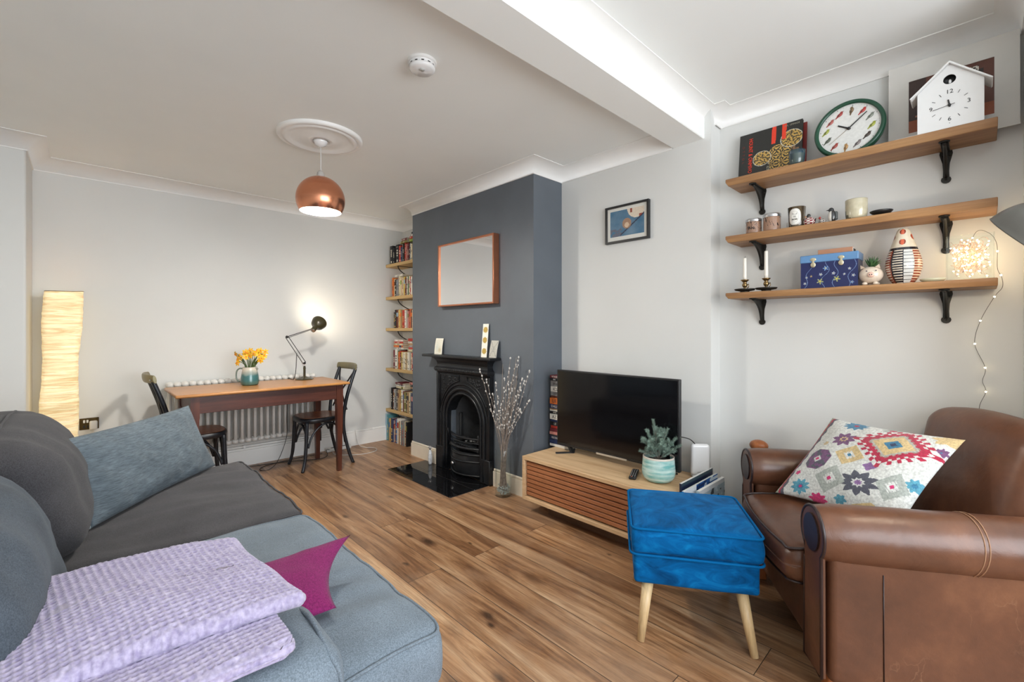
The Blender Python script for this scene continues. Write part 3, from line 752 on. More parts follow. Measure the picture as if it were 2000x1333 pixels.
    m = MB(); m.box(x0+.012, x0+.018, a+t, b-t, c+t, d-t); m.build('mirror_glass', M['mirror'], q)
    # cards on the mantel
    def card(name, lab, y, w, h, lean, rz, colf, z=1.021, x=2.325, nu=40, nv=50, curl=0.0, thick=.003):
        R = Matrix.Translation((x, y, z)) @ Matrix.Rotation(-PI/2+rz, 4, 'Z') @ Matrix.Rotation(-lean, 4, 'X')
        o = thing(name, lab, 'greeting card' if 'card' in name else 'painting', (x, y, z), -PI/2+rz)
        L = Matrix.Rotation(-lean, 4, 'X')
        m = MB(); m.xf = L
        m.grid(lambda u, v: (-w/2+w*u, -thick/2-curl*math.sin(v*PI), h*v), nu, nv, colf=colf, smooth=True)
        m.col = (.6, .58, .52)
        m.grid(lambda u, v: (-w/2+w*u, thick/2-curl*math.sin(v*PI), h*v), 4, 12, smooth=True, flip=True)
        for u0 in (0, 1): m.grid(lambda u, v: (-w/2+w*u0, -thick/2+thick*u-curl*math.sin(v*PI), h*v), 1, 12)
        for v0 in (0, 1): m.face([(-w/2, -thick/2, h*v0), (w/2, -thick/2, h*v0), (w/2, thick/2, h*v0), (-w/2, thick/2, h*v0)])
        m.build('board', M['print'], o); return o
    def c1(u, v):
        if u < .1 or u > .9 or v < .08 or v > .92: return (.80, .77, .66)
        base = V((.72, .70, .60)); g_ = math.exp(-((u-.68)**2/.03+(v-.25)**2/.02)); b2 = math.exp(-((u-.3)**2/.04+(v-.45)**2/.05))
        t = base*(1-.6*g_)+V((.45, .34, .12))*.6*g_; t = t*(1-.35*b2)+V((.45, .55, .52))*.35*b2
        return tuple(t)
    card('picture_card', 'small cream card with a faint landscape wash, left end of the mantel shelf', 3.41, .10, .145, .16, .12, c1, curl=.004)
    def c2(u, v):
        for cy in (.82, .51, .18):
            dx, dy = (u-.5)*.062, (v-cy)*.27; r = math.hypot(dx, dy); an = math.atan2(dy, dx)
            if r < .024*(1+.12*math.cos(10*an)):
                if r < .006: return (.55, .35, .05)
                return (.30, .18, .03) if (math.sin(14*an+r*500) > 0) else (.62, .45, .12)
        return (.80, .78, .70)
    o = card('rosette_card', 'tall narrow white card with three gold rosettes on the mantel shelf', 2.765, .062, .27, .10, .10, c2, nu=44, nv=160)
    def c3(u, v):
        dx, dy = u, v
        if abs((v-.02)-(u)*.96) < .014 or abs((v-.02)-(1-u)*.96) < .014: return (.06, .06, .07)
        for p in ((.5, .62), (.5, .36), (.3, .5), (.7, .5), (.88, .86), (.12, .86), (.86, .12), (.14, .12)):
            if abs(u-p[0])/.035+abs(v-p[1])/.045 < 1: return (.08, .08, .09)
        return (.50, .49, .44)
    card('envelope_card', 'grey card with a black diagonal cross, right end of the mantel shelf', 2.665, .098, .138, .2, -.1, c3, nu=70, nv=80, curl=.003, x=2.33)
fireplace()

# ------------------------------------------------------------------ glass vase with willow stems
def willow():
    X0, Y0 = 2.27, 2.475
    v = thing('glass_vase', 'tall clear glass cylinder vase on the floor beside the fireplace', 'vase', (X0, Y0, 0))
    m = MB(); R = .062
    m.lathe([(0, .0), (R-.006, .0), (R, .006), (R, .345), (R-.0015, .348), (R-.005, .345), (R-.005, .018), (0, .016)], n=40, cap0=False, cap1=False); m.build('glass_body', M['glass'], v)
    p = MB(); rr = random.Random(5)
    for i in range(150):
        r = (R-.014)*math.sqrt(rr.random()); t = rr.random()*2*PI
        p.ball((X0+r*math.cos(t), Y0+r*math.sin(t), .024+.055*rr.random()), (.006+.003*rr.random(), .006, .005), 6, 4, Matrix.Rotation(rr.random()*3, 4, 'Z'))
    tag(p.build('pebbles', M['gravel']), 'pale pebbles filling the foot of the glass cylinder vase', 'pebbles', kind='stuff')
    # stems: target tips in world space
    tips = []
    import_x = [(937, 722), (950, 742), (962, 770), (982, 712), (985, 740), (997, 700), (1003, 735), (1016, 698), (1018, 712), (1032, 697), (1024, 745), (1012, 730), (1046, 752), (1044, 760), (1000, 760), (990, 752), (972, 775), (1028, 775), (1038, 782), (1007, 770), (958, 800), (979, 790), (995, 720), (1010, 745), (1020, 740), (1034, 725), (968, 748), (1002, 785), (1016, 800), (990, 800), (1040, 800), (1024, 715)]
    f_, H_, HV_ = 875., 1.24, 645.
    for i, (u, w) in enumerate(import_x):
        px, pz = (u-1000)/f_, (HV_-w)/f_
        dirx, diry = FX+px*RX, FY+px*RY
        depth = 3.36+rr.uniform(-.14, .14)
        X_, Y_ = dirx*depth, diry*depth
        X_ = min(X_, 2.35)
        tips.append(V((X_, Y_, H_+pz*depth)))
    for i, tp in enumerate(tips):
        t = 2*PI*rr.random(); b = V((X0+.028*math.cos(t), Y0+.028*math.sin(t), .045))
        dd = (tp-V((X0, Y0, .35))); dd.z = 0
        nk = V((X0, Y0, .35))+dd*.10+V((rr.uniform(-.015, .015), rr.uniform(-.015, .015), 0))
        mid = nk.lerp(tp, .5)+V((rr.uniform(-.02, .01), rr.uniform(-.02, .02), .02))
        path = smoothpath([b, nk, mid, tp], 7)
        s = MB(); n = len(path); s.tube(path, [.0034-.0020*k/n for k in range(n)], 5)
        if i % 3 == 0:
            j = n*2//3; q = path[j]; q2 = q+V((rr.uniform(-.05, .0), rr.uniform(-.08, .08), .13)); s.tube([q, q.lerp(q2, .5)+V((0, .008, 0)), q2], .0011, 4)
        st = s.build('willow_stem', M['twig'])
        tag(st, ['bare grey willow stem standing in the glass vase', 'grey willow stem with white catkins in the glass vase'][i % 4 != 3], 'stem', 'willow stems in the glass vase')
        st['_n'] = i
        if i % 4 != 3:
            c = MB(); k = int(n*.52)
            while k < n-1:
                q = path[k].lerp(path[min(k+1, n-1)], rr.random()); a = rr.random()*2*PI
                d = (path[min(k+1, n-1)]-path[k]).normalized()
                sz = rr.uniform(.0048, .0072)
                c.ball(q+V((math.cos(a), math.sin(a), 0))*.004, (sz*.8, sz*.8, sz*1.25), 7, 5)
                k += 1 if rr.random() > .2 else 2
            c.ball(tp, (.006, .006, .009), 7, 5)
            c.build('catkins', M['catkin'], st)['kind'] = 'stuff'
FA = math.atan(835/875); FX, FY, RX, RY = math.sin(FA), math.cos(FA), math.cos(FA), -math.sin(FA)
willow()
# ------------------------------------------------------------------ alcove bookshelves
BC = {'black': (24, 24, 27), 'charcoal': (58, 56, 58), 'cream': (222, 210, 176), 'white': (232, 228, 218), 'red': (186, 58, 44), 'orange': (214, 112, 42),
      'brown': (110, 62, 44), 'navy': (38, 50, 88), 'blue': (66, 108, 158), 'pale blue': (160, 190, 206), 'green': (44, 96, 62), 'lime green': (132, 164, 64),
      'yellow': (214, 178, 72), 'grey': (142, 140, 138), 'maroon': (110, 34, 44), 'pink': (206, 138, 128), 'tan': (178, 146, 104), 'teal': (84, 142, 148), 'silver': (176, 178, 180), 'olive': (128, 120, 56)}
def book_mesh(t, h, d, col, rr, style=0):
    """upright book: spine faces local -Y, thickness along X; returns (cover MB, pages MB)"""
    c = srgb(*col); m = MB(); b = .0018
    m.box(-t/2, t/2, 0, b*1.6, 0, h, .0012, 1) if False else None
    m.col = c
    m.box(-t/2, -t/2+b, 0, d, 0, h); m.box(t/2-b, t/2, 0, d, 0, h); m.box(-t/2, t/2, -.001, b, 0, h, .0008, 1)
    lum = sum(c)/3; ink = (.72, .68, .56) if lum < .22 else (.05, .045, .05)
    if style % 3 == 1: ink = (.5, .07, .04) if lum > .25 else (.72, .5, .16)
    m.col = ink
    y = -.0016
    if style < 7:
        n = rr.randint(3, 6); z0 = h*rr.uniform(.3, .42); L = h*rr.uniform(.28, .42)
        for k in range(n):
            if rr.random() < .2: continue
            zz = z0+L*k/n; w = t*rr.uniform(.18, .3)
            m.box(-w, w, y, 0, zz, zz+L/n*.62)
        m.box(-t*.22, t*.22, y, 0, h*.06, h*.06+t*.4); 
        if style % 2: m.box(-t*.38, t*.38, y, 0, h*.86, h*.875); m.box(-t*.38, t*.38, y, 0, h*.15, h*.158)
    else:
        m.col = srgb(*rr.choice(list(BC.values())))
        m.box(-t*.495, t*.495, y, 0, h*.62, h*.84)
    p = MB(); p.box(-t/2+b, t/2-b, b, d-.004, .003, h-.003)
    return m, p
def make_book(t, h, d, cname, rr, label, group, style):
    root = thing('book', label, 'book', group=group)
    m, p = book_mesh(t, h, d, BC[cname], rr, style)
    m.build('cover', M['book'], root); p.build('pages', M['paper'], root); return root
ORD = ['first', 'second', 'third', 'fourth', 'fifth', 'sixth', 'seventh', 'eighth', 'ninth', 'tenth', 'eleventh', 'twelfth', 'thirteenth', 'fourteenth', 'fifteenth', 'sixteenth', 'seventeenth', 'eighteenth', 'nineteenth', 'twentieth']
def alcove():
    zt = [1.978, 1.612, 1.262, .812, .355]; names = ['top', 'second', 'third', 'fourth', 'fifth']
    XF = 2.468; Y0_, Y1_ = 3.916, 4.658
    for i, z in enumerate(zt):
        s = thing('alcove_shelf', f'pale wooden alcove shelf left of the fireplace, {["topmost", "second", "third", "fourth", "lowest"][i]} counting from the top', 'shelf', (2.57, 4.29, z-.034), group='alcove shelves', world=True)
        m = MB(); m.box(XF, XR-.001, Y0_, Y1_, z-.034, z, .004, 2); m.build('board', M['alcove'], s)
        for y in (4.42, 4.08):
            m = MB(); m.tube(bez((XF+.02, y, z-.038), (XF+.03, y, z-.10), (XR-.06, y, z-.14), (XR-.006, y, z-.16), 10), .005, 6)
            m.box(XF+.015, XR-.003, y-.008, y+.008, z-.0385, z-.0345); m.box(XR-.006, XR-.002, y-.008, y+.008, z-.17, z-.036)
            m.build('bracket', M['bracket'], s)
    rr = random.Random(11)
    rows = [
      (1.978, [('black', .205, .060), ('charcoal', .17, .026), ('black', .175, .03), ('charcoal', .195, .032), ('black', .2, .06), ('cream', .18, .02), ('red', .18, .036), ('navy', .16, .024), ('white', .185, .018), ('black', .19, .024), ('red', .2, .022), ('brown', .175, .024), ('pink', .18, .02), ('maroon', .19, .026), ('charcoal', .18, .024), ('silver', .18, .024), ('cream', .17, .03), ('red', .18, .03)]),
      (1.612, [('orange', .21, .034), ('cream', .195, .03), ('black', .185, .03), ('silver', .18, .022), ('charcoal', .19, .024), ('grey', .19, .022), ('cream', .215, .026), ('cream', .2, .024), ('orange', .19, .034), ('cream', .195, .022), ('yellow', .2, .024), ('brown', .19, .022), ('white', .2, .022), ('green', .2, .034), ('cream', .2, .03), ('red', .19, .03), ('white', .19, .03)]),
      (1.262, [('charcoal', .175, .028), ('black', .2, .026), ('brown', .2, .034), ('cream', .195, .022), ('yellow', .2, .026), ('tan', .195, .028), ('cream', .18, .022), ('red', .19, .036), ('orange', .2, .024), ('white', .19, .03), ('black', .19, .03), ('pink', .18, .024), ('red', .2, .024), ('orange', .2, .022), ('brown', .19, .03), ('cream', .19, .03), ('red', .19, .03)]),
      (.812, [('maroon', .205, .034), ('white', .215, .048), ('green', .2, .034), ('orange', .19, .022), ('red', .2, .026), ('black', .18, .022), ('yellow', .19, .022), ('cream', .19, .02), ('white', .185, .026), ('cream', .19, .024), ('tan', .18, .024), ('cream', .19, .026), ('white', .19, .03), ('grey', .18, .03), ('cream', .18, .03), ('red', .19, .03), ('black', .18, .03)]),
      (.355, [('black', .24, .024), ('brown', .225, .032), ('silver', .225, .026), ('grey', .22, .034), ('charcoal', .235, .034), ('tan', .23, .028), ('yellow', .225, .026), ('white', .235, .042), ('maroon', .22, .026), ('olive', .215, .056), ('black', .21, .03), ('tan', .22, .03), ('cream', .22, .03), ('grey', .22, .03), ('navy', .22, .03)]),
      (0, [('pale blue', .295, .034), ('teal', .29, .03), ('grey', .25, .022), ('tan', .25, .026), ('yellow', .255, .022), ('navy', .26, .044), ('white', .24, .026), ('maroon', .26, .030), ('blue', .26, .03), ('white', .275, .05), ('tan', .25, .02), ('white', .28, .022), ('charcoal', .26, .034), ('grey', .27, .03), ('cream', .26, .03), ('black', .26, .03)])]
    vis = [3.99, 3.99, 3.985, 3.98, 3.975, 3.965]
    starts = [4.60, 4.55, 4.50, 4.52, 4.56, 4.655]
    tops = []
    for ri, (z, bl) in enumerate(rows):
        y = starts[ri]; where = ['top alcove shelf', 'second alcove shelf down', 'third alcove shelf down', 'fourth alcove shelf down', 'lowest alcove shelf', 'floor below the alcove shelves'][ri]
        tops.append([])
        for i, (cn, h, t) in enumerate(bl):
            t *= .95
            if y-t < 3.925: break
            lab = f'{cn} spined book, {ORD[i]} upright from the left on the {where}'
            d = min(.155, .15+.0*i) if ri < 4 else .17
            b = make_book(t-.001, h, d, cn, rr, lab, 'books in the alcove', (i*3+ri*5) % 9)
            xo = XF+.012+rr.uniform(0, .02) if ri < 5 else XF-.01+rr.uniform(0, .02)
            b.location = (xo, y-t/2, z+.0005); b.rotation_euler = (0, 0, -PI/2)
            tops[-1].append((y-t/2, z+h, xo))
            y -= t
    # books lying flat on the upright ones
    flats = [
      (0, 4.30, [('olive', .022, .16), ('maroon', .03, .12)], 1.978+.200),
      (0, 4.10, [('lime green', .026, .20), ('red', .026, .17), ('white', .024, .19), ('black', .024, .15)], 1.978+.201),
      (1, 4.42, [('white', .02, .18)], 1.612+.2155), (1, 4.05, [('orange', .016, .17)], 1.612+.202),
      (2, 4.05, [('white', .03, .17), ('cream', .022, .15)], 1.262+.2015),
      (3, 4.42, [('white', .022, .2), ('orange', .022, .19), ('cream', .02, .17), ('red', .022, .18), ('white', .020, .16)], .812+.2155),
      (3, 4.12, [('cream', .022, .2), ('red', .022, .2), ('silver', .022, .16), ('tan', .02, .18), ('white', .022, .2), ('red', .03, .16)], .812+.2005),
      (4, 4.40, [('cream', .024, .2), ('white', .026, .19), ('maroon', .016, .17)], .355+.2405),
      (4, 4.09, [('charcoal', .026, .2), ('tan', .022, .19), ('black', .024, .17), ('pink', .022, .18)], .355+.2355),
      (5, 4.35, [('silver', .012, .22), ('black', .014, .24)], .2985)]
    for gi, (ri, yc, bl, z) in enumerate(flats):
        where = ['top alcove shelf', 'second alcove shelf down', 'third alcove shelf down', 'fourth alcove shelf down', 'lowest alcove shelf', 'floor below the alcove shelves'][ri]
        side = 'left' if yc > 4.2 else 'right'
        for k, (cn, t, L) in enumerate(bl):
            lab = f'{cn} book lying flat, {ORD[k]} up in the {side} pile, {where}'
            root = thing('book', lab, 'book', group='books in the alcove')
            m, p = book_mesh(t-.001, L, .135, BC[cn], rr, (k*2+gi) % 9)
            R = Matrix.Rotation(PI/2, 4, 'Y')   # lay it down: thickness -> Z
            for q in (m, p): q.bm.transform(Matrix.Translation((-L/2, 0, t/2)) @ R)
            m.build('cover', M['book'], root); p.build('pages', M['paper'], root)
            root.location = (XF+.018+rr.uniform(0, .02), yc, z+.0005); root.rotation_euler = (0, 0, -PI/2+rr.uniform(-.1, .1))
            z += t
alcove()

# stack of magazines and books behind the television
def stack():
    rr = random.Random(4); z = .3808
    items = [('white', .022, .20, ''), ('navy', .034, .18, ''), ('navy', .030, .19, 'REON'), ('charcoal', .012, .16, ''), ('pink', .024, .16, ''), ('maroon', .026, .17, ''), ('red', .022, .15, ''), ('black', .034, .16, 'LE'), ('navy', .02, .17, ''), ('white', .046, .16, 'AZ'), ('black', .024, .16, 'NNE'),
             ('white', .012, .20, ''), ('tan', .010, .2, ''), ('navy', .038, .18, 'DALI'), ('orange', .052, .18, 'LIE'), ('brown', .016, .18, ''), ('grey', .034, .175, 'UST'), ('white', .044, .175, 'ICS'), ('grey', .05, .165, 'ma'), ('black', .022, .17, 'INS'), ('maroon', .024, .19, 'VITAGE')]
    tot = sum(i[1] for i in items); k = (.905-z)/tot
    for i, (cn, t, L, s) in enumerate(items):
        t *= k
        lab = f'{cn} book in the stack behind the television, {ORD[i]} from the bottom' if i < 20 else 'maroon magazine, topmost of the stack behind the television'
        if i == 0: lab = 'white book, bottommost of the stack behind the television'
        r = thing('book', lab, 'book', (2.515+rr.uniform(-.008, .008), 2.222-L/2, z), -PI/2, 'stack behind the television')
        m = MB(); m.col = srgb(*BC[cn]); d = .145
        m.box(-L/2, L/2, 0, d, 0, .0018); m.box(-L/2, L/2, 0, d, t-.0024, t-.0006); m.box(-L/2, L/2, -.001, .002, 0, t-.0006, .0008, 1)
        if s:
            text_mb(m, s, t*.8, at(-L/2+.045, -.0013, t*.48), col=(.03, .03, .04) if cn in ('white', 'grey', 'orange') else (.75, .72, .66))
        m.build('cover', M['book'], r)
        p = MB(); p.box(-L/2+.002, L/2-.002, .002, d-.002, .0018, t-.0024); p.build('pages', M['paper'], r)
        z += t
stack()

# ------------------------------------------------------------------ television unit and what stands on it
def tvzone():
    x0, x1, y0, y1, zb, zt = 2.166, 2.64, 1.10, 2.170, .085, .38
    u = thing('media_cabinet', 'low oak media cabinet with dark horizontal slatted front under the television', 'cabinet', (2.4, 1.64, 0), world=True)
    m = MB(); t = .024
    m.box(x0, x1, y0, y1, zt-t, zt, .003, 2); m.build('top_panel', M['unit'], u)
    m = MB(); m.box(x0, x1, y0, y1, zb, zb+t, .003, 2); m.build('bottom_panel', M['unit'], u)
    for a, b in ((y0, y0+t), (y1-t, y1)):
        m = MB(); m.box(x0, x1, a, b, zb+t, zt-t, .002, 1); m.build('side_panel', M['unit'], u)
    m = MB(); m.box(x1-.012, x1-.002, y0+t, y1-t, zb+t, zt-t); m.box(x0+.045, x0+.05, y0+t, y1-t, zb+t, zt-t); m.build('back_panel', M['black'], u)
    n = 8; z0, z1 = zb+t+.004, zt-t-.012; p = (z1-z0)/n
    for i in range(n):
        m = MB(); m.box(x0+.016, x0+.034, y0+t+.002, y1-t-.002, z0+p*i+.0062, z0+p*(i+1)-.0, .0015, 1); m.build('slat', M['slat'], u)
    m = MB(); m.box(x0+.09, x1-.04, y0+.1, y1-.16, 0, zb, .002, 1); m.build('plinth', wood('dark_plinth', srgb(74, 50, 34), srgb(104, 74, 52), axis='Y'), u)
    # television
    v = thing('television', 'large black flat screen television standing on the media cabinet', 'television', (2.47, 1.643, zt), world=True)
    xa, ya, yb, za, zb2 = 2.45, 1.187, 2.100, .423, .957
    m = MB(); m.box(xa, xa+.028, ya, yb, za, zb2, .004, 2); m.box(xa+.028, xa+.065, ya+.15, yb-.15, za+.02, zb2-.22, .012, 2); m.build('casing', M['black'], v)
    m = MB(); m.box(xa-.0012, xa+.001, ya+.011, yb-.011, za+.018, zb2-.010); m.build('screen', M['screen'], v)
    m = MB(); m.box(xa-.002, xa+.004, 1.53, 1.76, za-.004, za+.008, .001, 1); s = m.build('maker_strip', plain('silver_strip', (.45, .38, .3), .4), v)
    for yy, s_ in ((1.98, 1), (1.30, -1)):
        m = MB()
        m.prism([(xa-.085, yy+.055*s_, zt+.0005), (xa-.07, yy+.075*s_, zt+.0005), (xa+.02, yy+.01*s_, zt+.0005), (xa+.10, yy+.055*s_, zt+.0005), (xa+.11, yy+.04*s_, zt+.0005), (xa+.02, yy-.02*s_, zt+.0005)][::s_], (0, 0, .007))
        m.prism([(xa, yy-.02, zt+.004), (xa+.03, yy-.02, zt+.004), (xa+.025, yy+.015, za+.01), (xa+.005, yy+.015, za+.01)], (0, .02, 0))
        m.build('foot', M['black'], v)
    c = MB(); c.tube(smoothpath([(2.50, 1.20, .62), (2.55, 1.165, .60), (2.615, 1.145, .53), (2.64, 1.13, .45), (2.655, 1.12, .39), (2.66, 1.08, .30), (2.665, 1.07, .02)]), .003, 6)
    tag(c.build('television_cable', M['cable_dark']), 'black cable curving down from the back of the television', 'cable')
    # remote
    r = thing('remote_control', 'black remote control lying beside the plant pot on the cabinet', 'remote control', (2.345, 1.415, zt), .42)
    m = MB(); m.softbox(-.085, .085, -.021, .021, .0005, .018, .008, (6, 3, 2)); m.build('body', M['black'], r)
    m = MB()
    for i in range(9):
        for j in range(3): m.ball((-.066+.016*i, -.012+.012*j, .0178), (.0042, .0032, .0016), 8, 4)
    m.col = None; b = m.build('buttons', plain('grey_rubber', (.3, .3, .3), .6), r); b['kind'] = 'stuff'
    m = MB(); m.ball((-.074, .004, .018), (.004, .004, .002), 8, 4); m.build('power_button', plain('red_rubber', (.5, .1, .03), .5), r)
    # pot
    X0, Y0 = 2.375, 1.275
    q = thing('plant_pot', 'pale turquoise brushed ceramic pot holding the little spruce on the media cabinet', 'plant pot', (X0, Y0, zt+.0005))
    rr = random.Random(2)
    def cf(u, z):
        n1 = noise.noise(V((math.cos(u*2*PI)*1.2, math.sin(u*2*PI)*1.2, z*62))); n2 = noise.noise(V((math.cos(u*2*PI)*2.5+7, math.sin(u*2*PI)*2.5, z*140)))
        k = max(0, min(1, .45+.9*n1+.5*n2)); lo = V(srgb(120, 182, 180)); hi = V(srgb(196, 222, 216))
        c_ = hi.lerp(lo, k)
        if z > .132: c_ = V(srgb(214, 206, 194))
        return tuple(c_)
    prof = [(0, 0), (.055, 0), (.072, .006), (.084, .02), (.091, .04), (.0925, .06)]+[(.0925-.006*i/12, .06+.08*i/12) for i in range(1, 13)]+[(.084, .1415), (.080, .139), (.081, .11), (.08, .105)]
    pr2 = []
    for i in range(len(prof)-1):
        a, b = prof[i], prof[i+1]; k = 3
        for j in range(k): pr2.append((a[0]+(b[0]-a[0])*j/k, a[1]+(b[1]-a[1])*j/k))
    pr2.append(prof[-1])
    m = MB(); m.lathe(pr2, n=56, cap0=False, cap1=False, colf=cf); m.build('pot_body', M['glaze'], q)
    m = MB(); m.lathe([(.081, .112), (.04, .115), (0, .114)], n=24, cap0=False); m.build('soil', M['soil'], q)
    # spruce
    t = thing('little_spruce', 'small bushy blue green spruce growing in the turquoise pot', 'plant', (X0, Y0, zt+.113))
    br = MB(); nd = MB()
    W_ = Matrix.Rotation(-FA, 4, 'Z')    # local x = picture right
    def twig(a, b, r0):
        a, b = V(a), V(b); mid = a.lerp(b, .5)+V((rr.uniform(-.008, .008), rr.uniform(-.008, .008), .01))
        pth = bez(a, mid, mid, b, 7); br.tube(pth, [r0*(1-.6*i/7) for i in range(8)], 5)
        L = (b-a).length; n = int(L*1700)
        for i in range(n):
            k = .15+.85*i/n; f = k*7; j = min(int(f), 6); p = pth[j].lerp(pth[j+1], f-j); d = (pth[j+1]-pth[j]).normalized()
            an = i*2.4+rr.random(); o = d.orthogonal().normalized(); o = Matrix.Rotation(an, 3, d) @ o
            v_ = (d*rr.uniform(.5, .9)+o).normalized()*rr.uniform(.012, .018)
            s = v_.cross(d).normalized()*.0011; e = p+v_; w = v_.cross(s).normalized()*.0008
            nd.face([p-s, p+s, e]); nd.face([p-w, p+w, e])
    tops = [((-.030, .0, .235), .004), ((.050, -.01, .185), .004), ((-.065, .02, .175), .003), ((.105, .0, .135), .003), ((-.095, -.01, .125), .003), ((-.105, .01, .055), .003), ((.115, .0, .06), .003), ((.02, .05, .15), .003), ((.0, -.055, .12), .003), ((.07, .055, .11), .003), ((-.05, -.05, .09), .003), ((.06, -.06, .08), .003), ((-.06, .06, .11), .003)]
    for (tx, ty, tz), r0 in tops:
        e = W_ @ V((tx, ty, tz)); s0 = V((e.x*.06, e.y*.06, .02)); m0 = s0.lerp(e, .35)
        twig(s0*.3, e, r0*.6)
        for k in range(5):
            f = rr.uniform(.3, .8); p = (s0*.3).lerp(e, f); q2 = p+V((rr.uniform(-.04, .04), rr.uniform(-.04, .04), rr.uniform(.015, .05)))*1.0
            twig(p, q2, .0012)
    br.tube([(0, 0, 0), (0, 0, .06)], .004, 6)
    br.build('branches', M['twig'], t); o = nd.build('needles', M['spruce'], t); o['kind'] = 'stuff'
    # router
    r = thing('wifi_router', 'white upright internet router standing at the end of the media cabinet', 'router', (2.60, 1.135, zt+.0005), -.9)
    m = MB(); m.softbox(-.052, .052, -.018, .018, .012, .195, .017, (4, 3, 8)); m.build('casing', M['white_gloss'], r)
    m = MB(); m.softbox(-.046, .046, -.028, .028, 0, .014, .006, (4, 3, 2)); m.build('base', M['white_gloss'], r)
    m = MB(); m.box(-.02, .035, -.0188, -.0178, .032, .0345); m.build('light_strip', plain('grey_line', (.3, .3, .3), .4), r)
    c = MB(); c.tube(smoothpath([(2.625, 1.118, .41), (2.65, 1.11, .40), (2.668, 1.09, .37), (2.672, 1.05, .2), (2.67, 1.03, .01)]), .0028, 6)
    tag(c.build('router_cable', M['cable_white']), 'white cable running from the internet router to the wall', 'cable')
    # magazines between the cabinet and the wall
    specs = [('dark navy magazine leaning at the end of the media cabinet, furthest of three', srgb(26, 36, 62), .430, .012, 2.27, 1.088, 'n'),
             ('blue and white patterned magazine leaning at the end of the media cabinet', srgb(60, 128, 190), .405, .010, 2.235, 1.060, 'b'),
             ('pale grey magazine with dark figures leaning nearest the blue footstool', srgb(160, 180, 190), .392, .016, 2.33, 1.020, 'g')]
    for lab, c, h, th, xa, yy, kd in specs:
        o = thing('magazine', lab, 'magazine', (xa, yy, .0005), world=False, group='magazines beside the media cabinet')
        w = 2.665-xa
        m = MB(); rr2 = random.Random(5)
        def cf(u, v, kd=kd, c=c):
            if kd == 'b':
                k = noise.noise(V((u*9, v*14, 1)));
                if u < .34: return (.72, .76, .8)
                return srgb(216, 230, 240) if k > .08 else (srgb(34, 96, 168) if k > -.2 else srgb(18, 44, 92))
            if kd == 'g':
                k = noise.noise(V((u*7, v*12, 4)));
                if v > .93: return (.6, .64, .66)
                return (.03, .04, .05) if k > .33 else (srgb(190, 206, 212) if k < -.3 else c)
            if v > .95: return (.02, .05, .07)
            return c
        m.grid(lambda u, v: (w*u, 0, h*v), 40, 50, colf=cf, smooth=False)
        m.col = c; m.grid(lambda u, v: (w*u, th, h*v), 1, 1, flip=True)
        m.face([(0, 0, 0), (0, th, 0), (0, th, h), (0, 0, h)]); m.face([(w, 0, 0), (w, th, 0), (w, th, h), (w, 0, h)])
        m.col = (.7, .7, .68); m.face([(0, 0, h), (w, 0, h), (w, th, h), (0, th, h)]); m.face([(0, 0, 0), (w, 0, 0), (w, th, 0), (0, th, 0)])
        m.build('cover', M['print'], o)
tvzone()
